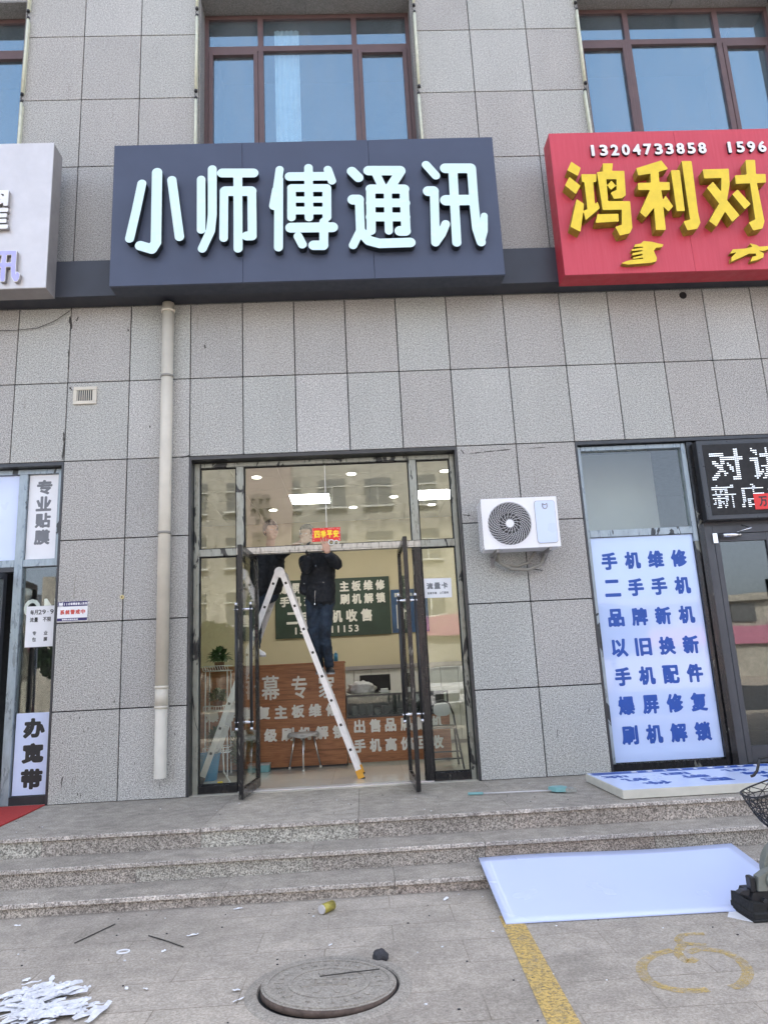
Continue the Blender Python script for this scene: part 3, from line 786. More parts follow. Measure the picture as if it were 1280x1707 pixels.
# ================================================================== SIGNS
t = thing('shop_sign', 'wide slate blue sign board with five big rounded white characters', 'shop sign', (1.42, -.25, 5.44))
mb = MB(); xs = [-.78, .69, 2.155, 3.625]
for a, b in zip(xs, xs[1:]): mb.box(a+.0015, b-.0015, -.5, -.47, 5.44, 7.24, .002)
build(mb, 'face_panel', 'signblue', t)
mb = MB(); mb.box(-.777, 3.622, -.469, -.251, 5.445, 7.235); build(mb, 'sign_box', 'signblue_edge', t)
STROKES = {
  '小': [([(-0.424,6.66),(-0.48,6.309),(-0.542,5.965)], 0.050), ([(-0.256,6.799),(-0.255,6.407),(-0.252,5.905),(-0.295,5.827),(-0.424,5.874)], 0.058), ([(-0.089,6.696),(-0.045,6.355),(0.005,5.97)], 0.052), ],
  '师': [([(0.24,6.694),(0.244,6.05)], 0.048), ([(0.365,6.825),(0.367,6.239),(0.348,6.032),(0.258,5.816)], 0.050), ([(0.478,6.771),(0.83,6.761)], 0.058), ([(0.654,6.766),(0.652,5.804)], 0.050), ([(0.511,6.534),(0.801,6.526)], 0.062), ([(0.498,6.535),(0.493,5.94)], 0.048), ([(0.81,6.526),(0.809,5.952)], 0.050), ([(0.796,5.957),(0.75,5.958)], 0.056), ],
  '傅': [([(1.129,6.799),(1.091,6.533)], 0.046), ([(1.091,6.533),(1.055,6.33)], 0.053), ([(1.117,6.669),(1.098,5.804)], 0.050), ([(1.24,6.703),(1.694,6.695)], 0.056), ([(1.457,6.813),(1.446,6.169)], 0.049), ([(1.677,6.783),(1.719,6.633)], 0.048), ([(1.259,6.553),(1.657,6.542)], 0.050), ([(1.255,6.404),(1.652,6.392)], 0.039), ([(1.252,6.264),(1.648,6.252)], 0.049), ([(1.259,6.553),(1.25,6.175)], 0.048), ([(1.658,6.542),(1.648,6.167)], 0.050), ([(1.24,6.046),(1.705,6.038)], 0.062), ([(1.612,6.112),(1.6,5.817)], 0.050), ([(1.593,5.814),(1.489,5.818)], 0.059), ([(1.318,5.936),(1.363,5.832)], 0.050), ],
  '通': [([(1.951,6.752),(2.022,6.666)], 0.058), ([(2.144,6.755),(2.503,6.745)], 0.062), ([(2.509,6.737),(2.384,6.538)], 0.056), ([(2.225,6.714),(2.29,6.536)], 0.049), ([(2.155,6.509),(2.137,5.98)], 0.052), ([(2.536,6.498),(2.527,5.968)], 0.052), ([(2.35,6.526),(2.335,5.971)], 0.046), ([(2.156,6.514),(2.537,6.503)], 0.059), ([(2.148,6.335),(2.54,6.323)], 0.055), ([(2.139,6.155),(2.53,6.143)], 0.056), ([(2.461,5.967),(2.52,5.965)], 0.062), ([(1.95,6.383),(2.01,6.381)], 0.064), ([(2.02,6.362),(2.016,5.966)], 0.050), ([(2.006,5.966),(1.927,5.804)], 0.048), ([(2.025,5.965),(2.106,5.857),(2.222,5.818),(2.568,5.819)], 0.059), ],
  '讯': [([(2.807,6.814),(2.91,6.667)], 0.050), ([(2.812,6.467),(2.867,6.466)], 0.064), ([(2.878,6.45),(2.851,5.81)], 0.050), ([(2.854,5.814),(2.927,5.915),(2.981,6.04)], 0.049), ([(3.027,6.761),(3.316,6.753)], 0.064), ([(3.111,6.735),(3.089,5.802)], 0.052), ([(3.328,6.737),(3.322,6.3),(3.327,5.97),(3.365,5.798)], 0.052), ([(3.365,5.798),(3.411,5.937),(3.426,6.131)], 0.039), ([(3.005,6.343),(3.305,6.339)], 0.067), ],
}
OUTLINES = {
  '鸿': [[(4.485,6.784),(4.586,6.699),(4.541,6.594),(4.427,6.672)],[(4.441,6.585),(4.557,6.465),(4.492,6.357),(4.38,6.475)],[(4.493,6.292),(4.572,6.23),(4.55,6.121),(4.492,5.871),(4.387,5.941)],[(4.582,6.616),(4.757,6.611),(4.746,6.511),(4.71,6.508),(4.697,6.218),(4.731,6.251),(4.747,6.166),(4.568,6.019),(4.556,6.138),(4.604,6.161),(4.608,6.511),(4.582,6.512)],[(4.85,6.751),(4.968,6.748),(4.946,6.649),(5.088,6.645),(5.067,6.326),(5.017,6.29),(4.924,6.283),(4.896,6.366),(4.969,6.398),(4.986,6.539),(4.867,6.542),(4.853,6.256),(5.106,6.248),(5.089,5.903),(5.051,5.837),(4.935,5.813),(4.896,5.925),(4.974,5.948),(4.998,6.141),(4.779,6.143),(4.768,6.637),(4.837,6.643)],[(4.923,6.523),(4.968,6.453),(4.902,6.4),(4.869,6.461)],[(4.712,6.091),(4.951,6.089),(4.946,5.991),(4.677,5.982)]],
  '利': [[(5.233,6.676),(5.54,6.772),(5.604,6.657),(5.488,6.621),(5.478,6.486),(5.596,6.483),(5.589,6.38),(5.486,6.379),(5.488,6.246),(5.526,6.309),(5.595,6.166),(5.532,6.1),(5.481,6.169),(5.47,5.866),(5.357,5.869),(5.372,6.155),(5.26,6.032),(5.202,6.101),(5.357,6.386),(5.22,6.39),(5.224,6.483),(5.377,6.481),(5.39,6.602),(5.244,6.58)],[(5.634,6.638),(5.738,6.639),(5.723,6.102),(5.628,6.102)],[(5.778,6.757),(5.894,6.754),(5.872,6.081),(5.88,5.946),(5.834,5.871),(5.717,5.853),(5.688,5.968),(5.768,5.991)]],
  '对': [[(6.01,6.639),(6.317,6.639),(6.295,6.431),(6.232,6.226),(6.346,6.027),(6.249,5.945),(6.187,6.082),(6.058,5.892),(5.983,5.965),(6.134,6.186),(6.023,6.395),(6.104,6.474),(6.181,6.339),(6.212,6.52),(6.008,6.52)],[(6.533,6.751),(6.646,6.748),(6.626,6.56),(6.739,6.557),(6.726,6.444),(6.617,6.442),(6.623,5.942),(6.585,5.85),(6.474,5.829),(6.438,5.931),(6.521,5.97),(6.537,6.441),(6.369,6.437),(6.376,6.55),(6.516,6.555)],[(6.377,6.364),(6.5,6.17),(6.42,6.101),(6.306,6.301)]],
  'g1': [[(4.942,5.501),(4.997,5.524),(5.059,5.538),(5.195,5.545),(5.191,5.567),(5.076,5.554),(5.077,5.566),(5.194,5.592),(5.189,5.617),(5.074,5.596),(5.077,5.62),(5.196,5.645),(5.198,5.661),(5.073,5.654),(5.076,5.67),(5.206,5.688),(5.216,5.704),(5.11,5.702),(5.121,5.73),(5.19,5.741),(5.225,5.77),(5.321,5.757),(5.387,5.735),(5.445,5.72),(5.426,5.692),(5.357,5.686),(5.322,5.646),(5.347,5.554),(5.334,5.513),(5.272,5.498),(5.015,5.485)]],
  'g2': [[(6.207,5.534),(6.278,5.598),(6.2,5.584),(6.238,5.633),(6.376,5.637),(6.471,5.659),(6.448,5.702),(6.52,5.679),(6.547,5.657),(6.655,5.661),(6.665,5.628),(6.584,5.605),(6.525,5.615),(6.586,5.572),(6.571,5.522),(6.489,5.492),(6.418,5.477),(6.451,5.535),(6.498,5.541),(6.495,5.575),(6.412,5.577),(6.313,5.531),(6.199,5.485)]],
}
for ch, st_ in STROKES.items():
    P_ = np.array([p for pts, r in st_ for p in pts]); rm = max(r for _, r in st_)
    m = MB(); glyph_mesh(m, ch, (P_[:, 0].min()-rm, P_[:, 0].max()+rm, P_[:, 1].min()-rm, P_[:, 1].max()+rm), wall_map(-.505), 0, .085, .0085, side=1, strokes=st_)
    build(m, 'letter', ['white_acr', 'black_acr'], t)

t = thing('shop_sign', 'red sign board with yellow characters and white phone numbers', 'shop sign', (6.3, -.25, 5.41))
mb = MB()
for a, b in ((4.30, 5.80), (5.80, 7.25), (7.25, 8.7)): mb.box(a+.001, b-.001, -.5, -.48, 5.41, 7.27, .002)
build(mb, 'face_panel', 'red', t)
mb = MB(); mb.box(4.302, 8.698, -.479, -.251, 5.412, 7.268); build(mb, 'sign_box', 'red_dark', t)
for ch in '鸿利对':
    A_, B_ = seg_of(OUTLINES[ch]); m = MB()
    glyph_mesh(m, ch, (A_[:, 0].min(), A_[:, 0].max(), A_[:, 1].min(), A_[:, 1].max()), wall_map(-.50), 0, .12, .0105, side=1, seg=(A_, B_), asis=True)
    build(m, 'letter', ['yellow', 'yellow_side'], t)
letters(t, '讲机', [(6.92, 7.72, 5.84, 6.76), (7.80, 8.6, 5.84, 6.76)], ['yellow', 'yellow_side'], -.50, .12, .026, .02)
nx = 4.80
for i, ch in enumerate('13204733858'):
    cx = 4.79+.131*i
    letters(t, ch, [(cx-.048 if ch != '1' else cx-.03, cx+.048 if ch != '1' else cx+.03, 6.925+.006*i*0, 7.075)], ['white_paint', 'black_acr'], -.50, .03, .007, .006, name='digit')
for i, ch in enumerate('1596'):
    cx = 6.43+.131*i
    letters(t, ch, [(cx-.048 if ch != '1' else cx-.03, cx+.048 if ch != '1' else cx+.03, 6.925, 7.075)], ['white_paint', 'black_acr'], -.50, .03, .007, .006, name='digit')
for k_ in ('g1', 'g2'):      # traditional script lying on its side
    A_, B_ = seg_of(OUTLINES[k_]); m = MB()
    glyph_mesh(m, k_, (A_[:, 0].min(), A_[:, 0].max(), A_[:, 1].min(), A_[:, 1].max()), wall_map(-.50), .002, .06, .006, side=1, seg=(A_, B_), asis=True)
    build(m, 'script_letter', ['yellow', 'yellow_side'], t)

t = thing('shop_sign', 'silver grey metal sign board with white and lilac characters at the left edge', 'shop sign', (-3.3, -.25, 5.45))
mb = MB(); mb.box(-5.2, -1.47, -.5, -.48, 5.45, 7.30, .003); build(mb, 'face_panel', 'alu', t)
mb = MB(); mb.box(-5.198, -1.473, -.479, -.251, 5.452, 7.298); build(mb, 'sign_box', 'alu_side', t)
letters(t, '耀', [(-2.40, -1.90, 6.14, 6.66)], ['white_paint', 'alu_side'], -.50, .05, .010, .009)
letters(t, '讯', [(-2.13, -1.73, 5.50, 5.90)], ['white_paint', 'alu_side'], -.50, .05, .014, .008)
letters(t, '讯', [(-2.123, -1.737, 5.507, 5.893)], ['purple', 'purple'], -.551, .004, .007, .008, name='letter_face')

# LED display
t = thing('led_display', 'black led display box with white dot characters above the right door', 'led display', (6.6, 0, 2.60))
mb = MB(); mb.box(5.72, 7.5, -.08, .055, 2.60, 3.53, .01); build(mb, 'housing', 'dark_metal', t)
mb = MB(); mb.box(5.78, 7.44, -.084, -.079, 2.655, 3.475); build(mb, 'screen', 'screen', t)
def dots(ch, x0, x1, z0, z1, nx, nz_):
    A, B = glyph_segments(ch); al = np.vstack([A, B]); mn, mx = al.min(0), al.max(0)
    f = lambda P: (P-mn)/(mx-mn)*np.array([x1-x0, z1-z0])+np.array([x0, z0])
    A, B = f(A), f(B)
    xs_ = x0+(np.arange(nx)+.5)*(x1-x0)/nx; zs_ = z0+(np.arange(nz_)+.5)*(z1-z0)/nz_
    X, Z = np.meshgrid(xs_, zs_); D = sdf(A, B, X, Z)
    h = (x1-x0)/nx
    for i in range(nz_):
        for j in range(nx):
            if D[i, j] < h*.18: mb.box(X[i, j]-h*.40, X[i, j]+h*.40, -.087, -.0835, Z[i, j]-h*.2, Z[i, j]+h*.2)
mb = MB()
for ch, a in (('对', 5.84), ('讲', 6.30), ('机', 6.76)): dots(ch, a, a+.38, 3.05, 3.42, 16, 16)
for ch, a in (('新', 5.81), ('店', 6.13), ('签', 6.45), ('约', 6.77)): dots(ch, a, a+.27, 2.73, 3.0, 15, 13)
build(mb, 'lit_dots', 'led_on', t)
o = thing('red_sticker', 'red paper couplet sticker with black brush characters on the led display corner', 'sticker', (6.45, -.09, 2.7))
mb = MB(); mb.box(6.27, 6.75, -.0915, -.0895, 2.70, 2.88); build(mb, 'sheet', 'sticker_red', o)
textline(o, '万事如意', 6.37, .11, 2.79, .095, .115, ['black_ink'], -.0915, .001, .004, name='lettering')

# ================================================================== WALL FITTINGS
t = thing('drainpipe', 'cream plastic drainpipe running down the left pier beside the shopfront', 'drainpipe', (-.24, -.08, .21))
mb = MB(); mb.cyl((-.24, -.085, 1.1), (-.24, -.085, 5.44), .066, seg=24); mb.cyl((-.24, -.085, .9), (-.24, -.085, 1.1), .0665, seg=24)
build(mb, 'upper_pipe', 'pipe', t)
mb = MB(); mb.cyl((-.24, -.085, .21), (-.24, -.085, .895), .0625, seg=24, cap=False); mb.cyl((-.24, -.085, .895), (-.24, -.085, .21), .058, seg=24, cap=False)
build(mb, 'lower_pipe', 'pipe2', t)
for z in (5.34, 4.53, 2.72, 1.1, .9):
    mb = MB(); mb.cyl((-.24, -.085, z-.014), (-.24, -.085, z+.014), .071 if z < 5 else .08, seg=24)
    if z in (4.53, 2.72): mb.box(-.26, -.22, -.03, 0, z-.01, z+.01)
    build(mb, 'pipe_collar', 'pipe' if z not in (4.53, 2.72) else 'greycable', t)

t = thing('wall_vent', 'small square cream wall vent with vertical slots on the left pier', 'vent', (-1.178, 0, 4.265))
mb = MB(); mb.box(-1.31, -1.05, -.02, -.001, 4.265, 4.305, .003); mb.box(-1.31, -1.05, -.02, -.001, 4.435, 4.475, .003); mb.box(-1.31, -1.27, -.019, -.001, 4.306, 4.434); mb.box(-1.09, -1.05, -.019, -.001, 4.306, 4.434)
build(mb, 'frame', 'pipe', t)
mb = MB(); mb.box(-1.27, -1.09, -.004, -.001, 4.305, 4.435); build(mb, 'backing', 'black', t)
mb = MB()
for i in range(8): x = -1.262+.0235*i; mb.box(x, x+.007, -.014, -.004, 4.306, 4.434)
build(mb, 'slat', 'pipe', t)

t = thing('alarm_plaque', 'small white and navy security plaque with red characters on the left pier', 'plaque', (-1.21, 0, 1.826))
mb = MB(); mb.box(-1.372, -1.057, -.006, -.001, 1.826, 2.038); build(mb, 'plate', 'alarm', t)
mb = MB(); mb.box(-1.371, -1.058, -.008, -.0061, 1.985, 2.037); mb.box(-1.371, -1.058, -.008, -.0061, 1.832, 1.862); build(mb, 'navy_band', 'navy', t)
textline(t, '110联网报警人民用户', -1.30, .025, 2.010, .021, .026, ['alarm'], -.008, .001, .001)
mb = MB(); mb.prism([(-1.36, 2.0), (-1.335, 1.996), (-1.315, 2.0), (-1.318, 2.022), (-1.313, 2.032), (-1.337, 2.024), (-1.362, 2.032), (-1.357, 2.022)], 'y', -.0095, -.0081); mb.box(-1.362, -1.313, -.0095, -.0081, 1.988, 1.993); build(mb, 'emblem', 'alarm', t)
textline(t, '系统警戒中', -1.32, .054, 1.925, .047, .05, ['red_ink'], -.006, .001, .0022)
textline(t, '联网电话服务热线', -1.31, .021, 1.847, .018, .016, ['alarm'], -.008, .001, .0008)

o = thing('brass_disc', 'small brass disc fixed over a wall joint right of the plaque', 'disc', (-.697, 0, 2.04))
mb = MB(); mb.cyl((-.697, -.012, 2.059), (-.697, -.001, 2.059), .022, seg=20); build(mb, 'disc', 'brass', o)
mb = MB(); mb.cyl((-.697, -.018, 2.059), (-.697, -.0121, 2.059), .008, seg=12); build(mb, 'screw', 'black', o)
mb = MB(); mb.cyl((5.87, -.004, 5.386), (5.87, .0255, 5.386), .045, seg=20); build(mb, 'pipe_hole', 'black', BLD)

# LED tubes up the window edges
def tube_seg(x, z0, z1, dx, label):
    t = thing('light_tube', label, 'light tube', (x, -.04, z0), 'unlit tube lights up the window edges')
    m = MB(); m.cyl((x, -.045, z0+.03), (x+dx, -.045, z1-.03), .017, seg=12); m.box(min(x, x+dx)-.012, max(x, x+dx)+.012, -.03, -.001, z0+.05, z1-.05) if abs(dx) < .01 else m.bar((x, -.018, z0+.05), (x+dx, -.018, z1-.05), .024, .03)
    build(m, 'tube', 'tube', t)
    for z, xx in ((z0, x), (z1-.03, x+dx)):
        m = MB(); m.cyl((xx, -.045, z), (xx, -.045, z+.03), .02, seg=12); build(m, 'end_cap', 'black', t)
    m = MB(); m.tube([(x, -.04, z0), (x-.02, -.03, z0-.03), (x+.015, -.02, z0-.06), (x+.005, -.045, z0-.09)], .004, 6); build(m, 'cable', 'wire', t)
for n_, x, dxs in (('left window edge', -2.105, (0, .01)), ('left edge of the middle window', .045, (0, .005)), ('right edge of the middle window', 2.862, (-.012, .008)), ('left edge of the right window', 5.005, (-.02, .012))):
    tube_seg(x, 7.18, 8.30, dxs[0], 'pale tube light on the %s, lowest of its column' % n_)
    tube_seg(x, 8.38, 9.56, dxs[1], 'pale tube light on the %s, middle of its column' % n_)
    tube_seg(x+.005, 9.64, 10.8, 0, 'pale tube light on the %s, topmost of its column' % n_)
o = thing('loose_cable', 'thin dark cable sagging below the fascia at the upper left', 'cable', (-2, -.02, 5.2))
mb = MB(); pts = [(-1.39, -.03, 5.42), (-1.55, -.03, 5.30), (-1.75, -.02, 5.22), (-2.0, -.02, 5.2), (-2.6, -.02, 5.22)]
mb.tube(pts, .004, 6); build(mb, 'cable', 'wire', o)

# air conditioner
AX0, AX1, AZ0, AZ1, AY0, AY1 = 3.158, 3.968, 2.335, 2.878, -.385, -.115
t = thing('air_conditioner', 'white outdoor air conditioner unit on brackets on the right pier', 'air conditioner', (3.56, 0, 2.2))
cx, cz, R_ = 3.447, 2.602, .236
mb = MB(); mb.box(AX0+.01, AX1, AY0+.012, AY1, AZ0, AZ1, .012); CAS = build(mb, 'casing', 'white_plastic', t)
# front plate with a round hole
mb = MB(); seg = 64; yf = AY0
def sqpt(a, x0, x1, z0, z1):
    c, s_ = math.cos(a), math.sin(a); k = 1e9
    if c > 1e-9: k = min(k, (x1-cx)/c)
    if c < -1e-9: k = min(k, (x0-cx)/c)
    if s_ > 1e-9: k = min(k, (z1-cz)/s_)
    if s_ < -1e-9: k = min(k, (z0-cz)/s_)
    return (cx+c*k, cz+s_*k)
angs = sorted([2*math.pi*i/seg for i in range(seg)]+[math.atan2(z-cz, x-cx) % (2*math.pi) for x in (AX0, 3.735) for z in (AZ0, AZ1)])
inn, out = [], []
for a in angs:
    q = sqpt(a, AX0, 3.735, AZ0, AZ1); out.append(mb.v((q[0], yf, q[1]))); inn.append(mb.v((cx+R_*math.cos(a), yf, cz+R_*math.sin(a))))
back = [mb.v((cx+R_*.96*math.cos(a), yf+.0115, cz+R_*.96*math.sin(a))) for a in angs]
for i in range(len(angs)):
    j = (i+1) % len(angs); mb.f([inn[i], out[i], out[j], inn[j]]); mb.f([inn[i], inn[j], back[j], back[i]])
mb.box(3.735, AX1, yf, yf+.0115, AZ0, AZ1, .003)
build(mb, 'front_plate', 'white_plastic', CAS)
mb = MB(); mb.cyl((cx, yf+.0105, cz), (cx, yf+.0118, cz), R_*.97, seg=48); build(mb, 'fan_recess', 'black', t)
mb = MB()   # fan blades showing behind the grille
for k in range(3):
    a0 = k*2.094+.4
    P = [(cx+r_*math.cos(a0+b_), cz+r_*math.sin(a0+b_)) for r_, b_ in ((.05, 0), (.2, .25), (.215, .6), (.19, 1.0), (.06, .9))]
    mb.prism(P, 'y', yf+.006, yf+.009)
build(mb, 'fan_blade', 'dark_metal', t)
mb = MB(); n = 16
for k in range(n):
    for rr0, rr1, tw, n2 in ((.045, .115, .35, 1), (.115, .232, .75, 2)):
        for q in range(n2):
            a0 = 2*math.pi*(k+q/n2)/n + (.35 if rr0 > .1 else 0)
            pts = [(cx+(rr0+(rr1-rr0)*u)*math.cos(a0-tw*u), yf-.005, cz+(rr0+(rr1-rr0)*u)*math.sin(a0-tw*u)) for u in [i/5 for i in range(6)]]
            mb.tube(pts, .0022, 4)
for rr in [.048, .08, .115, .134, .152, .17, .188, .205, .222]:
    mb.ring((cx, cz), rr-.0006, rr+.0006, yf-.005, yf-.003, 40)
mb.ring((cx, cz), .232, .243, yf-.008, yf+.002, 56)
mb.cyl((cx, yf-.010, cz), (cx, yf-.002, cz), .043, seg=28)
build(mb, 'fan_grille', 'white_plastic', t)
def rrect(x0, x1, z0, z1, r, n=5):
    P = []
    for (cx_, cz_, a) in ((x1-r, z1-r, 0), (x0+r, z1-r, 90), (x0+r, z0+r, 180), (x1-r, z0+r, 270)):
        for i in range(n+1): t_ = math.radians(a+90*i/n); P.append((cx_+r*math.cos(t_), cz_+r*math.sin(t_)))
    return P
mb = MB(); mb.prism(rrect(3.722, 3.942, 2.375, 2.835, .03), 'y', yf-.004, yf-.001); build(mb, 'panel_seam', 'alu_side', t)
mb = MB(); mb.prism(rrect(3.726, 3.938, 2.379, 2.831, .028), 'y', yf-.010, yf-.0035); build(mb, 'side_panel', 'lightbox', t)
mb = MB(); lx, lz = 3.833, 2.772
mb.tube([(lx-.024, yf-.012, lz+.03), (lx-.024, yf-.012, lz-.006), (lx-.016, yf-.012, lz-.022), (lx, yf-.012, lz-.028), (lx+.016, yf-.012, lz-.022), (lx+.024, yf-.012, lz-.006), (lx+.024, yf-.012, lz+.03)], .0045, 6)
mb.tube([(lx-.024, yf-.012, lz+.03), (lx-.012, yf-.012, lz+.022), (lx, yf-.012, lz+.014), (lx+.012, yf-.012, lz+.022), (lx+.024, yf-.012, lz+.03)], .0045, 6)
build(mb, 'emblem', 'alu_side', t)
mb = MB()
for i in range(17):
    z = AZ0+.03+i*.031; mb.box(AX0+.002, AX0+.009, AY0+.02, AY1-.01, z, z+.012)
for y in (AY0+.03, AY0+.1, AY0+.17, AY1-.02): mb.box(AX0+.0, AX0+.0085, y, y+.012, AZ0+.02, AZ1-.02)
build(mb, 'side_grille', 'white_plastic', t)
mb = MB(); mb.box(AX0+.0095, AX0+.011, AY0+.02, AY1-.01, AZ0+.02, AZ1-.02); build(mb, 'coil', 'black', t)
for xx in (3.30, 3.86):
    mb = MB(); mb.box(xx-.015, xx+.015, AY0+.02, -.001, AZ0-.03, AZ0-.001); mb.box(xx-.02, xx+.02, -.006, -.001, 2.19, AZ0); mb.prism([(-.006, 2.21), (-.03, 2.21), (AY0+.08, AZ0-.03), (AY0+.12, AZ0-.03)], 'x', xx-.004, xx+.004)
    build(mb, 'bracket', 'alu_side', t)
mb = MB(); mb.tube([(3.30, -.13, 2.33), (3.32, -.12, 2.26), (3.42, -.1, 2.2), (3.55, -.1, 2.185), (3.68, -.1, 2.22), (3.75, -.12, 2.33)], .018, 10)
mb.tube([(3.33, -.17, 2.33), (3.36, -.15, 2.22), (3.48, -.12, 2.155), (3.66, -.12, 2.14), (3.80, -.12, 2.19), (3.86, -.08, 2.30)], .02, 10)
build(mb, 'hose', 'greycable', t)
mb = MB(); mb.tube([(3.6, -.1, 2.14), (3.75, -.06, 2.15), (3.83, -.04, 2.135)], .005, 6); build(mb, 'wire', 'wire', t)
mb = MB(); mb.box(AX1, AX1+.025, -.2, -.15, 2.38, 2.42); mb.cyl((AX1, -.17, 2.47), (AX1+.03, -.17, 2.47), .012); build(mb, 'valve', 'black', t)

# ================================================================== POSTERS AND NOTICES
t = thing('poster', 'tall pale blue white window poster with seven rows of blue characters', 'poster', (5.02, .12, .085))
mb = MB(); mb.box(4.437, 5.597, .092, .100, .09, 2.485); build(mb, 'sheet', 'lightbox_gloss', t)
rowsz = ['手机维修', '二手手机', '品牌新机', '以旧换新', '手机配件', '爆屏修复', '刷机解锁']
zc = [2.22, 1.918, 1.594, 1.269, .964, .663, .36]
for s_, z in zip(rowsz, zc): textline(t, s_, 4.625, .262, z, .178, .195, ['blue_ink'], .092, .0015, .0085)

t = thing('lightbox_sign', 'white lightbox sign with blue characters lying face up on the platform', 'lightbox sign', (5.15, -.95, 0))
mb = MB(); mb.box(3.955, 6.36, -1.47, -.44, .005, .075, .003); build(mb, 'frame_box', 'cream_frame', t)
mb = MB(); mb.box(3.965, 6.35, -1.46, -.45, .076, .079); build(mb, 'face', 'lightbox', t)
mb = MB(); mb.box(3.99, 6.34, -.60, -.475, .0795, .081); build(mb, 'blue_band', 'blue_ink', t)
flat = lambda x, z, t_: (x, z, .0795+t_)
def flatline(s_, cx0, step, cy, w_, h_, mat, zoff=0):
    m = MB(); A_ = []
    for i, ch in enumerate(s_):
        x = cx0-i*step
        glyph_mesh(m, ch, (x-w_/2, x+w_/2, cy-h_/2, cy+h_/2), lambda a, b, q, X=x: (2*X-a, 2*cy-b, .0795+zoff+q), .006, .0015, h_/26, side=0)
    build(m, 'lettering', mat, t)
flatline('维修配件', 5.95, .53, -1.20, .25, .17, 'blue_ink'); flatline('品牌新机', 5.90, .55, -.98, .24, .16, 'blue_ink'); flatline('手机回收', 5.85, .57, -.76, .24, .14, 'blue_ink')
flatline('15947311153', 5.9, .15, -.537, .06, .07, 'paper', .0016)

t = thing('poster', 'white vertical poster with four grey block characters in the upper left pane', 'poster', (-1.6, .13, 2.53))
mb = MB(); mb.box(-1.808, -1.478, .138, .146, 2.535, 3.495); build(mb, 'sheet', 'paper', t)
m = MB()
for ch, z in zip('专业贴膜', (3.35, 3.16, 2.97, 2.78)): glyph_mesh(m, ch, (-1.725, -1.555, z-.085, z+.085), wall_map(.1375), .008, .001, .006, side=0)
build(m, 'lettering', 'grey_ink', t)
o = thing('poster', 'blank white sheet covering the upper pane at the left edge', 'poster', (-4, .13, 2.53)); mb = MB(); mb.box(-6.2, -1.91, .138, .146, 2.535, 3.495); build(mb, 'sheet', 'lightbox', o)
t = thing('poster', 'white vertical poster with three bold black characters at the foot of the left window', 'poster', (-1.62, .09, .08))
mb = MB(); mb.box(-1.80, -1.432, .136, .144, .09, .905); build(mb, 'sheet', 'lightbox', t)
m = MB()
for ch, z in zip('办宽带', (.75, .50, .245)): glyph_mesh(m, ch, (-1.72, -1.50, z-.10, z+.10), wall_map(.1355), .012, .001, .007, side=0)
build(m, 'lettering', 'black_ink', t)
t = thing('notice', 'white price notice with small characters on the left window glass', 'notice', (-1.615, .1, 1.6))
mb = MB(); mb.box(-1.762, -1.46, .14, .144, 1.585, 2.02); build(mb, 'sheet', 'paper', t)
textline(t, '每月29.9', -1.70, .042, 1.955, .038, .05, ['black_ink'], .1395, .001, .001)
textline(t, '流量 不限', -1.70, .046, 1.875, .042, .05, ['black_ink'], .1395, .001, .001)
textline(t, '专 业', -1.665, .06, 1.73, .04, .045, ['black_ink'], .1395, .001, .001)
textline(t, '包 膜', -1.665, .06, 1.665, .04, .045, ['black_ink'], .1395, .001, .001)
o = thing('window_lettering', 'large white capital letters behind the price notice', 'lettering', (-1.6, .16, 1.9))
m = MB(); glyph_mesh(m, 'O', (-1.80, -1.625, 1.90, 2.10), wall_map(.160), .008, .003, .006, side=0); glyph_mesh(m, 'N', (-1.585, -1.44, 1.90, 2.10), wall_map(.160), .008, .003, .006, side=0)
build(m, 'letters', 'white_paint', o)
t = thing('notice', 'small white taped paper with black characters on the right side glass', 'notice', (2.7, .16, 1.91))
mb = MB(); mb.T = Matrix.Translation((2.7, 0, 2.02)) @ Matrix.Rotation(.02, 4, 'Y') @ Matrix.Translation((-2.7, 0, -2.02)); mb.box(2.55, 2.855, .1665, .169, 1.912, 2.128); build(mb, 'sheet', 'paper', t)
textline(t, '流量卡', 2.615, .082, 2.045, .07, .072, ['grey_ink'], .1665, .001, .003)
textline(t, '抵制诈骗 上门回收', 2.595, .0265, 1.965, .022, .026, ['grey_ink'], .1665, .001, .0012)
t = thing('red_sticker', 'small red good luck sticker with yellow characters held on the transom glass', 'sticker', (1.49, .15, 2.6))
mb = MB(); mb.box(1.332, 1.648, .1665, .169, 2.600, 2.755); build(mb, 'sheet', 'sticker_red', t)
textline(t, '四季平安', 1.388, .07, 2.682, .062, .085, ['sticker_yellow'], .1665, .0015, .0032)
mb = MB(); random.seed(3)
for i in range(34):
    side_ = i % 2; x = random.uniform(1.34, 1.64); z = random.choice((random.uniform(2.603, 2.615), random.uniform(2.738, 2.75))) if side_ else random.uniform(2.61, 2.745)
    if not side_: x = random.choice((random.uniform(1.335, 1.35), random.uniform(1.63, 1.645)))
    mb.cyl((x, .1655, z), (x, .1665, z), .0035, seg=6)
build(mb, 'snowflake_dots', 'paper', t)
mb = MB(); mb.ring((1.60, 2.575), .02, .03, .135, .16, 24); mb.ring((1.545, 2.575), .024, .034, .1, .13, 24)
tag(build(mb, 'tape_roll', 'letter_white'), 'roll of clear tape held against the transom below the red sticker', 'tape')

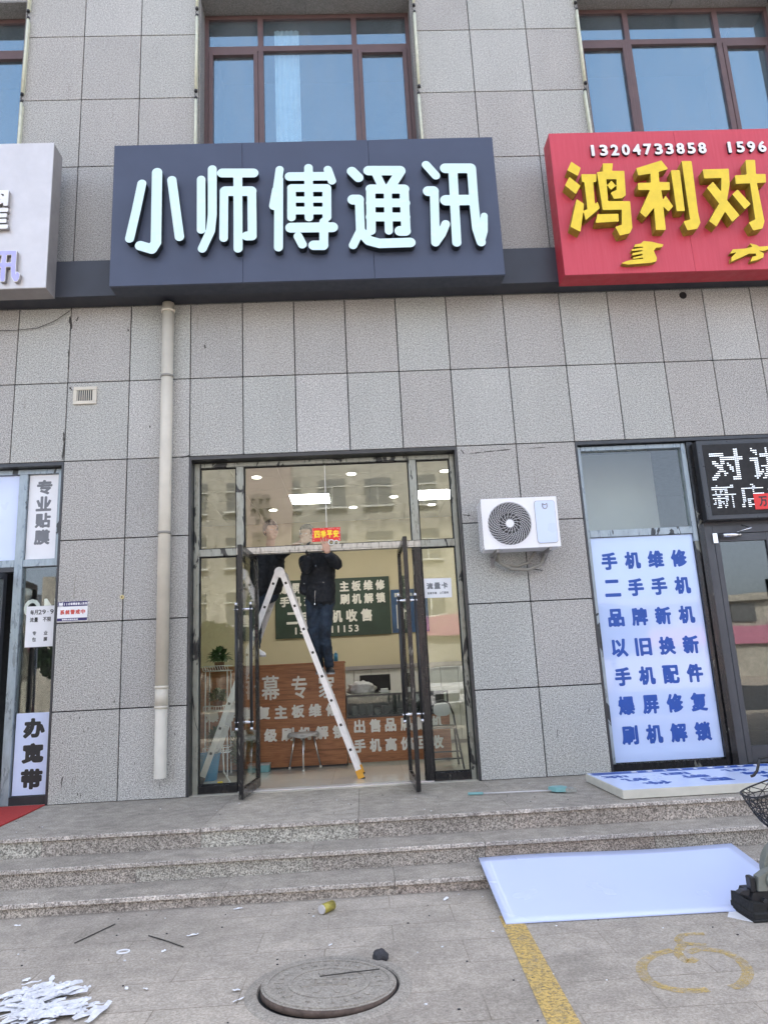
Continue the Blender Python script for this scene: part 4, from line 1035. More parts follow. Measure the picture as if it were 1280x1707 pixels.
# ================================================================== INSIDE THE SHOP
# counters
t = thing('counter', 'tall brown wood counter with white characters behind the open doorway', 'counter', (.8, 1.95, 0))
CY = 1.87
mb = MB(); mb.box(-.30, 1.59, CY, CY+.04, .03, 1.285, .002); mb.box(1.55, 1.59, CY+.041, 2.45, .03, 1.285); mb.box(-.3, -.26, CY+.041, 2.45, .03, 1.285); build(mb, 'front_board', 'wood', t)
mb = MB(); mb.box(-.31, 1.60, CY-.01, 2.46, 1.286, 1.31, .003); build(mb, 'top', 'wood', t)
mb = MB(); mb.box(-.28, 1.57, CY+.02, 2.44, 0.004, .03); build(mb, 'plinth', 'black', t)
L_ = ['letter_white', 'letter_white']
letters(t, '屏幕专家', [(.19, .40, .88, 1.17), (.515, .745, .86, 1.17), (.90, 1.10, .86, 1.15), (1.25, 1.46, .85, 1.14)], L_, CY-.001, .012, .0045, .006, name='character')
textline(t, '爆屏修复主板维修', -.12, .2195, .705, .165, .165, L_, CY-.001, .012, .007, name='small_lettering')
textline(t, '统升级刷机解锁', .185, .2185, .425, .165, .165, L_, CY-.001, .012, .007, name='small_lettering')
t = thing('showcase_counter', 'low counter with glass showcase top and brown wood front with white characters', 'counter', (2.25, 1.9, 0))
mb = MB(); mb.box(1.601, 2.93, CY+.02, CY+.06, .03, .575, .002); mb.box(2.89, 2.93, CY+.061, 2.42, .03, .575); build(mb, 'front_board', 'wood', t)
mb = MB(); mb.box(1.601, 2.93, CY+.03, 2.43, .576, .60); mb.box(1.601, 1.62, CY+.02, CY+.04, .6, .86); mb.box(2.91, 2.93, CY+.02, CY+.04, .6, .86); mb.box(1.601, 2.93, CY+.018, CY+.03, .846, .87); mb.box(1.601, 2.93, 2.4, 2.43, .6, .87)
build(mb, 'showcase_frame', 'dark_metal', t)
mb = MB(); mb.box(1.62, 2.91, CY+.025, CY+.03, .60, .846); mb.box(1.601, 2.93, CY+.03, 2.42, .870, .876); build(mb, 'showcase_glass', 'glass_case', t)
random.seed(5)
mb = MB()
for i in range(12):
    x = 1.67+i*.1; mb.box(x, x+.07, CY+.12+random.random()*.08, CY+.3, .602, .602+random.uniform(.02, .16))
build(mb, 'boxed_goods', 'dark_metal', t)
textline(t, '出售品牌新机', 1.76, .2, .475, .145, .165, L_, CY+.019, .012, .007, name='lettering')
textline(t, '手机高价回收', 1.755, .2, .235, .15, .165, L_, CY+.019, .012, .007, name='lettering')
# board on the back wall
t = thing('notice_board', 'dark green wall board with white characters on the back wall', 'board', (1.36, 4.48, 1.79))
mb = MB(); mb.box(.40, 2.34, 4.47, 4.495, 1.77, 2.745, .003); build(mb, 'panel', 'board_green', t)
textline(t, '爆屏修复 主板维修', .56, .203, 2.605, .16, .175, ['letter_white'], 4.47, .006, .007)
textline(t, '手机升级 刷机解锁', .56, .203, 2.385, .16, .175, ['letter_white'], 4.47, .006, .007)
textline(t, '二手手机收售', .68, .25, 2.105, .19, .21, ['letter_white'], 4.47, .006, .009)
textline(t, '15947311153', .74, .1015, 1.89, .07, .115, ['letter_white'], 4.47, .006, .004)
t = thing('wall_poster', 'blue poster on the back wall to the right of the green board', 'poster', (2.65, 4.48, 1.79))
mb = MB(); mb.box(2.36, 2.98, 4.48, 4.495, 1.78, 2.51); build(mb, 'sheet', 'board_blue', t)
mb = MB(); mb.box(2.42, 2.52, 4.475, 4.4795, 2.38, 2.45); mb.box(2.54, 2.72, 4.475, 4.4795, 2.39, 2.44); mb.box(2.44, 2.64, 4.475, 4.4795, 1.85, 2.25); build(mb, 'printed_block', 'cabinet', t)
# wall cabinet
t = thing('cabinet', 'low white cabinet with narrow doors along the back wall', 'cabinet', (2.5, 4.2, 0))
mb = MB(); mb.box(1.4, 3.9, 4.02, 4.45, .005, 1.2)
mb.box(1.38, 3.9, 3.97, 4.46, 1.2, 1.26); build(mb, 'carcass', 'alu_side', t)
mb = MB()
for i in range(9): a = 1.41+.277*i; mb.box(a, a+.27, 4.0, 4.019, .06, 1.19, .003)
build(mb, 'cabinet_door', 'cabinet', t)
t = thing('monitor', 'black screen standing on the showcase counter', 'monitor', (1.98, 2.3, .877))
mb = MB(); mb.box(1.785, 2.20, 2.28, 2.31, .90, 1.115, .004); build(mb, 'screen', 'screen', t)
mb = MB(); mb.box(1.95, 2.04, 2.31, 2.35, .88, 1.0); mb.box(1.90, 2.09, 2.25, 2.39, .877, .884); build(mb, 'stand', 'black', t)
o = thing('small_box', 'small pale box in front of the black screen', 'box', (2.13, 2.15, .877)); mb = MB(); mb.box(2.06, 2.16, 2.12, 2.2, .877, .93, .004); build(mb, 'carton', 'cabinet', o)
def blob(name, c, s, mat, amp, sub=4, seed=0, label='', cat=''):
    m = MB(); m.sphere((0, 0, 0), 1, sub)
    for v in m.bm.verts:
        p = v.co.copy(); n_ = noise.fractal(p*2.2+Vector((seed, 0, 0)), 1, 2, 4)
        q = p*(1+amp*n_); q.z = max(q.z, -.55)
        v.co = Vector((c[0]+q.x*s[0], c[1]+q.y*s[1], c[2]+(q.z+.55)*s[2]))
    o_ = build(m, name, mat); return tag(o_, label, cat)
blob('plastic_bag', (1.80, 2.15, .878), (.185, .1, .1), 'bag', .3, 4, 3, 'crumpled grey plastic bag on the glass showcase', 'bag')
t = thing('bottle', 'blue topped bottle standing on the tall wood counter', 'bottle', (1.475, 2.2, 1.31))
mb = MB(); mb.cyl((1.475, 2.2, 1.31), (1.475, 2.2, 1.41), .028); mb.cyl((1.475, 2.2, 1.41), (1.475, 2.2, 1.43), .028, .013); build(mb, 'body', 'bluebucket', t)
mb = MB(); mb.cyl((1.475, 2.2, 1.43), (1.475, 2.2, 1.455), .014); build(mb, 'cap', 'cabinet', t)
# stool
t = thing('stool', 'round stool with plastic wrapped seat and steel legs before the counter', 'stool', (1.055, 1.65, 0))
mb = MB(); mb.cyl((1.055, 1.68, .415), (1.055, 1.68, .45), .19, .185, 32); mb.tube([(1.055+.19*math.cos(a), 1.68+.19*math.sin(a), .415+.012*math.sin(5*a)) for a in [i*math.pi/12 for i in range(24)]], .014, 6, True); build(mb, 'seat', 'bag', t)
for k, (x, y) in enumerate(((.86, 1.83), (1.06, 1.50), (1.25, 1.83), (1.04, 1.93))):
    mb = MB(); tx, ty = 1.055+(x-1.055)*.6, 1.68+(y-1.68)*.6
    mb.m = 0; mb.cyl((x, y, .03), (tx, ty, .415), .012); mb.m = 1; mb.cyl((x, y, .004), (x, y, .03), .016)
    build(mb, 'leg', ['silver', 'letter_white'], t)
t = thing('chair', 'metal framed chair with curved back behind the right side glass', 'chair', (2.75, 1.2, 0))
mb = MB(); mb.tube([(2.62, 1.0, .0), (2.60, 1.02, .45), (2.61, 1.04, .68), (2.66, 1.05, .76), (2.76, 1.05, .78), (2.84, 1.05, .74), (2.88, 1.04, .62)], .012); mb.tube([(2.88, 1.04, .62), (2.90, 1.02, .45), (2.96, .98, .0)], .012)
mb.tube([(2.62, 1.4, 0), (2.61, 1.38, .45), (2.61, 1.05, .45)], .012); mb.tube([(2.95, 1.4, 0), (2.92, 1.38, .45), (2.9, 1.05, .45)], .012)
for z in (.12, .2): mb.tube([(2.615, 1.0, z), (2.94, .99, z)], .008)
build(mb, 'frame', 'dark_metal', t)
mb = MB(); mb.box(2.61, 2.92, 1.04, 1.4, .45, .475, .01); build(mb, 'seat', 'black', t)
mb = MB(); mb.prism(rrect(2.65, 2.85, .60, .75, .06), 'y', 1.04, 1.06); build(mb, 'backrest', 'cabinet', t)
o = thing('carton', 'small pale green box on the floor behind the left door', 'box', (.49, 1.8, .004)); mb = MB(); mb.box(.36, .62, 1.66, 1.85, .004, .085, .006); build(mb, 'base', 'teal', o)
mb = MB(); mb.box(.355, .625, 1.655, 1.855, .086, .1, .004); build(mb, 'lid', 'cabinet', o)
# plant stand + bucket behind the left side glass
t = thing('plant_stand', 'white wire plant stand behind the left side glass', 'plant stand', (.03, 1.6, 0))
mb = MB()
for x in (-.13, .14):
    for y in (1.5, 1.75): mb.cyl((x, y, .004), (x, y, 1.27), .007, seg=8)
build(mb, 'post', 'white_paint', t)
for z in (.28, .77, 1.26):
    mb = MB(); mb.tube([(-.15, 1.48, z), (.16, 1.48, z), (.16, 1.77, z), (-.15, 1.77, z)], .006, 6, True); mb.tube([(-.15, 1.48, z+.06), (.16, 1.48, z+.06), (.16, 1.77, z+.06), (-.15, 1.77, z+.06)], .005, 6, True)
    for k in range(11): x = -.15+.031*k; mb.cyl((x, 1.48, z), (x-(.02 if z > 1.2 else 0), 1.48, z+.06), .004, seg=6)
    for k in range(7): x = -.15+.05*k; mb.cyl((x, 1.48, z), (x, 1.77, z), .004, seg=6)
    build(mb, 'shelf', 'white_paint', t)
def plant(x, y, z, r, h, label, n=140, seed=1, pot=True):
    random.seed(seed); t_ = thing('potted_plant', label, 'plant', (x, y, z), 'potted plants behind the left side glass')
    m = MB(); m.cyl((x, y, z), (x, y, z+.10), .05, .065, 16); build(m, 'pot', 'pot', t_)
    m = MB()
    for i in range(n):
        a = random.uniform(0, 6.28); e = random.uniform(.1, 1.4); L = random.uniform(.5, 1)*r
        b0 = Vector((x, y, z+.09)); d_ = Vector((math.cos(a)*math.cos(e), math.sin(a)*math.cos(e), math.sin(e)*h/r))
        tip = b0+d_*L; sd_ = Vector((-math.sin(a), math.cos(a), .2))*random.uniform(.012, .025)
        md = b0+d_*L*.7+Vector((0, 0, .02)); m.quad(b0+d_*L*.45, md+sd_, tip-Vector((0, 0, .02)), md-sd_)
    build(m, 'foliage', 'leaf', t_)
plant(.0, 1.62, .785, .17, .22, 'green potted plant on the middle shelf of the wire stand', 220, 2)
plant(-.02, 1.62, .29, .18, .26, 'dark potted plant on the lowest shelf of the wire stand', 220, 3)
plant(.02, 1.62, 1.27, .20, .25, 'bushy potted plant on top of the wire stand', 260, 4)
plant(.30, 1.72, .004, .26, .6, 'tall leafy plant on the floor between wire stand and door', 420, 6)
t = thing('bucket', 'blue plastic bucket on the floor behind the left side glass', 'bucket', (-.05, 1.15, 0))
mb = MB(); mb.cyl((-.03, 1.2, .004), (-.03, 1.2, .30), .10, .14, 24, cap=False); mb.cyl((-.03, 1.2, .30), (-.03, 1.2, .01), .135, .097, 24, cap=False); mb.cyl((-.03, 1.2, .004), (-.03, 1.2, .012), .10, seg=24); build(mb, 'tub', 'bluebucket', t)
mb = MB(); mb.tube([(-.03+.142*math.cos(a), 1.2+.142*math.sin(a), .30) for a in [i*math.pi/12 for i in range(24)]], .008, 6, True); build(mb, 'rim', 'bluebucket', t)
o = tag(build(MB().tube([(.17, 1.05, .40), (.18, 1.02, .25), (.21, .9, .12), (.30, .8, .02), (.24, .7, .01)], .008), 'hose', 'cabinet'), 'thin white hose hanging down by the left side glass', 'hose')
o = tag(build(MB().box(.20, .25, .58, .62, .004, .06), 'yellow_tag', 'sticker_yellow'), 'small yellow tag on the floor behind the left side glass', 'tag')

# ------------------------------------------------------------------ ladder
LY, LD = .66, .42
t = thing('ladder', 'white aluminium folding ladder standing open in the doorway', 'ladder', (.9, .85, 0))
apex = Vector((.907, LY, 2.345))
feet = {'R': Vector((1.762, LY-.02, .03)), 'L': Vector((-.035, LY+.14, .03))}
for k, ft in feet.items():
    for dy in (0, LD):
        p0 = apex+Vector((.028 if k == 'R' else -.028, dy, -.01)); p1 = ft+Vector((0, dy, 0))
        mb = MB(); mb.bar(p0, p1, .026, .066, up=(0, 1, 0)) if False else None
        dd = (p1-p0).normalized(); side_ = dd.cross(Vector((0, 1, 0))).normalized(); q = dd.cross(side_)
        mb.obox((p0+p1)/2, (p1-p0)/2, side_*.032, q*.014)
        rail = build(mb, 'rail', 'alu_ladder', t)
        mb = MB(); L_len = (p1-p0).length; s_ = .13
        while s_ < L_len-.1:
            c_ = p0+dd*s_; mb.obox(c_, dd*.014, side_*.014, q*.0165); s_ += .288
        build(mb, 'rung_cap', 'black', rail)
        mb = MB(); c_ = p1-dd*.02; mb.m = 0; mb.obox(c_, dd*.05, side_*.036, q*.018); mb.m = 1; mb.obox(p1+dd*.035, dd*.012, side_*.038, q*.02)
        build(mb, 'foot', ['orange' if k == 'R' else 'black', 'rubber'], t)
    mb = MB(); s_ = .13; p0 = apex+Vector((.028 if k == 'R' else -.028, 0, -.01)); dd = (ft-p0).normalized(); L_len = (ft-p0).length
    n = 0
    while s_ < L_len-.1:
        c_ = p0+dd*s_; m2 = MB(); m2.cyl(c_+Vector((0, .014, 0)), c_+Vector((0, LD-.014, 0)), .015, seg=10); build(m2, 'rung', 'alu_ladder', t); s_ += .288
for dy in (0, LD):
    mb = MB(); c_ = apex+Vector((0, dy, 0)); mb.cyl(c_+Vector((0, -.028, .0)), c_+Vector((0, .028, 0)), .06, seg=24); mb.cyl(c_+Vector((0, -.034, 0)), c_+Vector((0, .034, 0)), .03, seg=16)
    build(mb, 'hinge', 'alu_ladder', t)

# ------------------------------------------------------------------ people
def organic(name, caps, mat, parent, vox=.013, smooth=5, wrinkle=0, wscale=9, extra=None, rootloc=None):
    """capsules (p0, p1, r0, r1) grown into one continuous surface"""
    m = MB()
    for p0, p1, r0, r1 in caps:
        p0, p1 = Vector(p0), Vector(p1)
        m.sphere(p0, r0, 2); m.sphere(p1, r1, 2)
        if (p1-p0).length > 1e-4: m.cyl(p0, p1, r0, r1, 14)
    if extra: extra(m)
    bmesh.ops.recalc_face_normals(m.bm, faces=m.bm.faces[:])
    me = bpy.data.meshes.new('tmp'); m.bm.to_mesh(me); m.bm.free()
    ob = bpy.data.objects.new('tmp', me); COL.objects.link(ob)
    r = ob.modifiers.new('r', 'REMESH'); r.mode = 'VOXEL'; r.voxel_size = vox
    s_ = ob.modifiers.new('s', 'SMOOTH'); s_.factor = .6; s_.iterations = smooth
    bpy.context.view_layer.update(); dg = bpy.context.evaluated_depsgraph_get()
    out = bpy.data.meshes.new_from_object(ob.evaluated_get(dg)); bpy.data.objects.remove(ob)
    out.name = name
    if wrinkle:
        nr = [v.normal.copy() for v in out.vertices]
        for v, n_ in zip(out.vertices, nr):
            p = v.co; k = noise.noise(Vector((p.x*wscale, p.y*wscale, p.z*wscale*1.6)))+.5*noise.noise(Vector((p.x*wscale*2.3, p.y*wscale*2.3, p.z*wscale*3)))
            k = 1-abs(k)*2.2
            v.co = p+n_*wrinkle*k
    for p in out.polygons: p.use_smooth = True
    out.materials.clear()
    return link(name, out, mat, parent, rootloc)
def hand_caps(w, d, up_, pal, scale=1., thumb=1, curl=.3):
    """wrist w, direction d to the fingertips, pal = palm side normal, thumb side = sign along cross"""
    w, d, pal = Vector(w), Vector(d).normalized(), Vector(pal).normalized(); sd_ = d.cross(pal).normalized(); caps = []
    k = scale
    for i, off in enumerate((-.033, -.011, .011, .033)):
        caps.append((w+sd_*off*.6*k, w+d*.085*k+sd_*off*k, .016*k, .0125*k))
    for i, (off, L) in enumerate(((-.035, .062), (-.012, .08), (.012, .088), (.035, .078))):
        b = w+d*.088*k+sd_*off*k; fan = sd_*off*2.2
        m1 = b+(d+fan*3+pal*curl*.4).normalized()*L*.45*k; m2 = m1+(d+pal*curl*1.3).normalized()*L*.32*k; m3 = m2+(d+pal*curl*2.4).normalized()*L*.28*k
        caps += [(b, m1, .0092*k, .0082*k), (m1, m2, .0082*k, .0076*k), (m2, m3, .0076*k, .0064*k)]
    b = w+d*.025*k+sd_*.03*thumb*k; m1 = b+(d*.6+sd_*thumb*.8+pal*.35).normalized()*.045*k; m2 = m1+(d+sd_*thumb*.35+pal*.4).normalized()*.036*k
    caps += [(b, m1, .0125*k, .010*k), (m1, m2, .010*k, .0078*k)]
    return caps
def head_extra(c, yaw, pitch, s=1.):
    """head shape with brow, nose, lips, chin, ears; face along -Y turned by yaw"""
    R = Matrix.Translation(c) @ Matrix.Rotation(yaw, 4, 'Z') @ Matrix.Rotation(pitch, 4, 'X')
    def fn(m):
        old = m.T
        m.T = R
        m.sphere((0, .012, .03), .1*s, 3, (.77, .93, 1.0)); m.sphere((0, -.018, -.045), .075*s, 3, (.8, .9, .95)); m.sphere((0, -.05, -.085), .032*s, 2, (1.1, .8, .8))
        m.cyl((0, -.083, .015), (0, -.108, -.028), .009, .014, 8); m.sphere((0, -.105, -.03), .014, 2, (1.15, 1, .8))
        m.sphere((0, -.086, -.062), .015, 2, (1.5, .6, .55)); m.sphere((0, -.085, .035), .02, 2, (2.2, .7, .5))
        for sx in (-1, 1): m.sphere((sx*.078, .012, -.005), .022, 2, (.35, .8, 1.3)); m.sphere((sx*.04, -.06, -.02), .024, 2)
        m.T = old
    return fn, R
def eyes(parent, R):
    m = MB(R)
    for sx in (-1, 1): m.m = 0; m.sphere((sx*.03, -.077, .006), .0085, 2, (1.2, .6, .5)); m.m = 1; m.sphere((sx*.03, -.0815, .006), .0042, 2)
    build(m, 'eyes', ['paper', 'black'], parent)
def hair_cap(parent, R, mat='hair'):
    m = MB(R); m.sphere((0, .014, .042), .112, 4, (.80, .95, .98))
    dele = [v for v in m.bm.verts if (lambda q: q.y < -.05 and q.z < .052 or q.z < -.035+max(0, -q.y)*.9)(R.inverted() @ v.co)]
    bmesh.ops.delete(m.bm, geom=dele, context='VERTS')
    for v in m.bm.verts: v.co += Vector((noise.noise(v.co*70), noise.noise(v.co*70+Vector((5, 5, 5))), noise.noise(v.co*60)))*.006
    build(m, 'hair', mat, parent)
def shoe(parent, heel, toe, mat, solemat):
    heel, toe = Vector(heel), Vector(toe); d_ = (toe-heel); L = d_.length; ax = d_.normalized(); sd_ = ax.cross(Vector((0, 0, 1))).normalized(); up = sd_.cross(ax)
    T = Matrix((ax, sd_, up)).transposed().to_4x4(); T.translation = heel
    m = MB(T)
    prof = [(0, .031, .085), (.05, .036, .09), (.1, .038, .072), (.15, .043, .055), (.2, .046, .045), (.24, .04, .036), (.27, .022, .022)]
    rings = []
    for x, hw, h in prof:
        x = x*L/.27; rings.append([m.v((x, hw*a, .018+h*b)) for a, b in ((-1, 0), (-1, .45), (-.75, .85), (0, 1), (.75, .85), (1, .45), (1, 0))])
    for A, B in zip(rings, rings[1:]):
        for i in range(6):
            fc = m.f([A[i], A[i+1], B[i+1], B[i]])
            if fc: fc.smooth = True
        m.f([A[0], B[0], B[6], A[6]])
    m.f(rings[0]); m.f(rings[-1]); 
    o_ = build(m, 'shoe', mat, parent)
    m = MB(T); P = [(x*L/.27, hw+.004) for x, hw, h in prof]; poly = P+[(x, -y) for x, y in P[::-1]]; m.prism(poly, 'z', 0, .02); build(m, 'sole', solemat, o_)
# ladder rung heights on the right leg: person A stands on one of them
AF = thing('person', 'person in black jacket and dark jeans on the ladder, hand up at the red sticker', 'person', (1.43, .85, 1.15))
hipL, hipR = Vector((1.29, .66, 1.99)), Vector((1.45, .66, 1.98))
knR, anR = Vector((1.41, .70, 1.60)), Vector((1.445, .86, 1.235))
knL, anL = Vector((1.285, .72, 1.60)), Vector((1.325, .93, 1.235))
chest = Vector((1.385, .56, 2.32)); neck = Vector((1.33, .54, 2.56)); headc = Vector((1.245, .50, 2.735))
shR, shL = Vector((1.52, .54, 2.46)), Vector((1.22, .54, 2.44))
elR = Vector((1.595, .34, 2.36)); wrR = Vector((1.497, .12, 2.475))
elL = Vector((1.24, .36, 2.33)); wrL = Vector((1.285, .22, 2.44))
fn, HR = head_extra(headc, math.radians(-22), math.radians(-8), .97)
body = organic('body', [(hipL, hipR, .085, .085), ((hipL+hipR)/2, chest, .095, .10), (chest, neck, .10, .05), (neck, headc-Vector((0, 0, .06)), .048, .048), (shL, shR, .05, .05),
        (shR, elR, .04, .034), (elR, wrR, .034, .024), (shL, elL, .04, .034), (elL, wrL, .034, .024),
        (hipR, knR, .07, .05), (knR, anR, .048, .035), (hipL, knL, .07, .05), (knL, anL, .048, .035)] + hand_caps(wrR, (-.18, -.02, 1), None, (0, 1, 0), .95, 1, .25),
        'skin', AF, .0045, 2, extra=fn)
eyes(body, HR); hair_cap(body, HR)
organic('jacket', [(Vector((1.325, .64, 2.03)), Vector((1.43, .64, 2.02)), .115, .115), (Vector((1.33, .63, 2.03)), Vector((1.35, .57, 2.35)), .12, .125), (Vector((1.43, .63, 2.02)), Vector((1.43, .57, 2.35)), .12, .13),
        (Vector((1.345, .57, 2.35)), neck-Vector((.01, 0, .07)), .11, .075), (Vector((1.43, .57, 2.36)), neck-Vector((-.03, 0, .07)), .11, .075), (shL, shR, .078, .078), (shR, elR, .078, .062), (elR, wrR+Vector((.008, .03, -.03)), .062, .04),
        (shL, elL, .076, .06), (elL, wrL, .06, .04), (Vector((1.195, .62, 2.115)), Vector((1.25, .58, 2.3)), .062, .08), (Vector((1.47, .6, 2.08)), Vector((1.46, .58, 2.2)), .085, .085)], 'jacket', AF, .012, 4, .009, 8)
organic('jeans', [(hipL, hipR, .10, .10), (hipR, knR, .092, .068), (knR, anR+Vector((0, 0, .02)), .066, .054), (hipL, knL, .09, .068), (knL, anL+Vector((0, 0, .02)), .066, .052)], 'jeans', AF, .012, 4, .007, 11)
mb = MB(); mb.tube([(1.345, .442, 2.38), (1.335, .485, 2.2), (1.325, .505, 2.05), (1.318, .515, 1.95)], .004, 6); mb.cyl((1.318, .51, 1.95), (1.318, .51, 1.93), .006, seg=8); mb.sphere((1.205, .51, 2.18), .007, 1); mb.sphere((1.425, .475, 2.18), .007, 1); build(mb, 'zip', 'silver', AF)
organic('glove', hand_caps(wrL, (-.25, -.25, 1), None, (.9, -.3, 0), 1.05, -1, .8), 'black', AF, .006, 2)
shoe(AF, (1.43, .93, 1.160), (1.475, .70, 1.145), 'shoe', 'sole'); shoe(AF, (1.31, 1.0, 1.160), (1.345, .77, 1.150), 'shoe', 'sole')

BF = thing('person', 'person in dark clothes and white shoes on the left ladder leg, mostly behind the door', 'person', (.6, 1.0, 1.4))
hc = Vector((.80, .78, 2.86))
fn, HB = head_extra(hc, math.radians(35), math.radians(-5), .97)
b2 = organic('body', [(Vector((.70, .93, 2.15)), Vector((.75, .88, 2.55)), .06, .06), (Vector((.77, .86, 2.6)), hc-Vector((0, 0, .06)), .06, .05), (Vector((.67, .95, 2.1)), Vector((.60, .86, 1.8)), .05, .045), (Vector((.60, .86, 1.8)), Vector((.575, .98, 1.50)), .045, .033),
      (Vector((.88, .82, 2.58)), Vector((1.02, .56, 2.59)), .035, .033), (Vector((1.02, .56, 2.59)), Vector((1.20, .40, 2.66)), .033, .025)]+hand_caps((1.20, .40, 2.66), (1, -.3, .15), None, (0, 1, 0), .95, 1, .3), 'skin', BF, .006, 3, extra=fn)
eyes(b2, HB); hair_cap(b2, HB)
organic('jacket', [(Vector((.63, .95, 2.18)), Vector((.80, .92, 2.22)), .12, .12), (Vector((.64, .92, 2.2)), Vector((.66, .88, 2.58)), .12, .12), (Vector((.80, .90, 2.22)), Vector((.83, .86, 2.56)), .12, .12), (Vector((.64, .88, 2.6)), Vector((.88, .84, 2.58)), .1, .09),
      (Vector((.88, .84, 2.58)), Vector((1.02, .56, 2.59)), .075, .055)], 'jacket', BF, .013, 4, .009, 8)
organic('jeans', [(Vector((.62, .97, 2.1)), Vector((.76, .95, 2.13)), .11, .11), (Vector((.66, .95, 2.08)), Vector((.60, .86, 1.80)), .095, .07), (Vector((.60, .86, 1.80)), Vector((.575, .98, 1.52)), .068, .055)], 'jeans', BF, .013, 4, .007, 11)
shoe(BF, (.55, 1.07, 1.405), (.68, .87, 1.385), 'shoe_w', 'sole')

# ================================================================== GROUND OBJECTS
# white sheet leaning on the lowest step
T = Matrix.Translation((2.63, -3.055, GZ+.004)); ang = math.atan2(.142, 1.03)
t = thing('white_board', 'large blank white plastic sheet leaning on the lowest step', 'board', (3.6, -2.5, GZ))
mb = MB(T @ Matrix.Rotation(math.radians(-1.2), 4, 'Z') @ Matrix.Rotation(ang, 4, 'X'))
nx_, ny_ = 24, 12; W_, H_ = 1.88, 1.0; P = {}
for kz in (0, 1):
    for i in range(nx_+1):
        for j in range(ny_+1):
            u, v_ = i/nx_, j/ny_; sag = -.014*math.sin(math.pi*v_)*math.sin(math.pi*u*.9+.2)+.006*math.sin(7*u)*v_
            P[i, j, kz] = mb.v((u*W_-.02*v_, v_*H_, sag+kz*.006))
for i in range(nx_):
    for j in range(ny_):
        for kz in (0, 1):
            fc = mb.f([P[i, j, kz], P[i+1, j, kz], P[i+1, j+1, kz], P[i, j+1, kz]]); fc.smooth = True
for i in range(nx_):
    mb.f([P[i, 0, 0], P[i+1, 0, 0], P[i+1, 0, 1], P[i, 0, 1]]); mb.f([P[i, ny_, 0], P[i+1, ny_, 0], P[i+1, ny_, 1], P[i, ny_, 1]])
for j in range(ny_):
    mb.f([P[0, j, 0], P[0, j+1, 0], P[0, j+1, 1], P[0, j, 1]]); mb.f([P[nx_, j, 0], P[nx_, j+1, 0], P[nx_, j+1, 1], P[nx_, j, 1]])
build(mb, 'sheet', 'boardwhite', t)
# can
t = thing('drink_can', 'small golden drink can lying at the foot of the steps', 'can', (1.53, -2.60, GZ))
ax = Vector((.62, .78, 0)).normalized(); c0 = Vector((1.505, -2.65, GZ+.031)); 
mb = MB(); mb.cyl(c0+ax*.008, c0+ax*.11, .03, seg=24); build(mb, 'body', 'can_gold', t)
mb = MB(); mb.cyl(c0, c0+ax*.0079, .026, .0295, 24); mb.cyl(c0-ax*.002, c0, .027, seg=24); build(mb, 'rim', 'alu', t)
blob('rubber_lump', (1.87, -3.47, GZ), (.043, .036, .036), 'rock', .18, 3, 8, 'dark round lump of rubber beside the manhole rim', 'lump')
# manhole
M['lid_side'] = plain('rusty lid rim', (.11, .08, .065), .9, 0, .3, 30)
MC = Vector((1.607, -3.785, GZ)); MR = .335
t = thing('manhole_cover', 'round worn concrete manhole cover set in the paving', 'manhole cover', MC)
mb = MB(); L = []
for i in range(64):
    a = 2*math.pi*i/64; c, s_ = math.cos(a), math.sin(a)
    L.append([mb.v((MC.x+r_*c, MC.y+r_*s_, GZ+h)) for r_, h in ((MR+.012, .002), (MR+.018, .012), (MR+.055, .012), (MR+.075, .003), (MR+.078, .0005))])
for i in range(64):
    for k in range(4): fc = mb.f([L[i][k], L[(i+1) % 64][k], L[(i+1) % 64][k+1], L[i][k+1]])
build(mb, 'ring_frame', 'iron', t)
mb = MB(); mb.cyl((MC.x, MC.y, GZ+.001), (MC.x, MC.y, GZ+.0022), MR+.014, seg=64); build(mb, 'gap', 'grout', t)
mb = MB(Matrix.Translation(MC+Vector((0, 0, .004))) @ Matrix.Rotation(math.radians(2.0), 4, 'Y') @ Matrix.Rotation(math.radians(-2.2), 4, 'X'))
mb.cyl((0, 0, .0195), (0, 0, .022), MR-.0005, MR-.003, 64); mb.m = 1; mb.cyl((0, 0, -.01), (0, 0, .0194), MR, MR, 64); mb.m = 0
def zring(r0, r1, z0, z1, seg=64, a0=0, a1=2*math.pi):
    L = []
    for i in range(seg+1):
        a = a0+(a1-a0)*i/seg; c, s_ = math.cos(a), math.sin(a); L.append([mb.v((r*c, r*s_, z)) for r, z in ((r0, z0), (r0, z1), (r1, z1), (r1, z0))])
    for i in range(seg):
        for k in range(3): mb.f([L[i][k], L[i+1][k], L[i+1][k+1], L[i][k+1]])
zring(MR-.035, MR-.014, .022, .0275); zring(.185, .202, .022, .027)
mb.box(-.08, .09, -.04, -.034, .022, .028); mb.box(-.08, .09, .034, .04, .022, .028); mb.box(-.08, -.074, -.033, .033, .022, .028); mb.box(.084, .09, -.033, .033, .022, .028); mb.box(-.06, -.035, -.022, .022, .022, .029); mb.box(-.012, .015, -.022, .022, .022, .029); mb.box(.04, .06, -.022, .022, .022, .029)
for a_ in range(0, 360, 45):
    q_ = math.radians(a_+20); mb.obox((.125*math.cos(q_), .125*math.sin(q_), .024), (.02*math.cos(q_), .02*math.sin(q_), 0), (-.012*math.sin(q_), .012*math.cos(q_), 0), (0, 0, .003))
random.seed(12)
for k in range(26):
    a = k*2*math.pi/26; r_ = .25
    if k % 7 == 3: continue
    c_ = Vector((r_*math.cos(a), r_*math.sin(a), .024)); mb.obox(c_, Vector((math.cos(a), math.sin(a), 0))*random.uniform(.008, .022), Vector((-math.sin(a), math.cos(a), 0))*random.uniform(.004, .014), (0, 0, .0045))
build(mb, 'lid', ['iron', 'lid_side'], t)
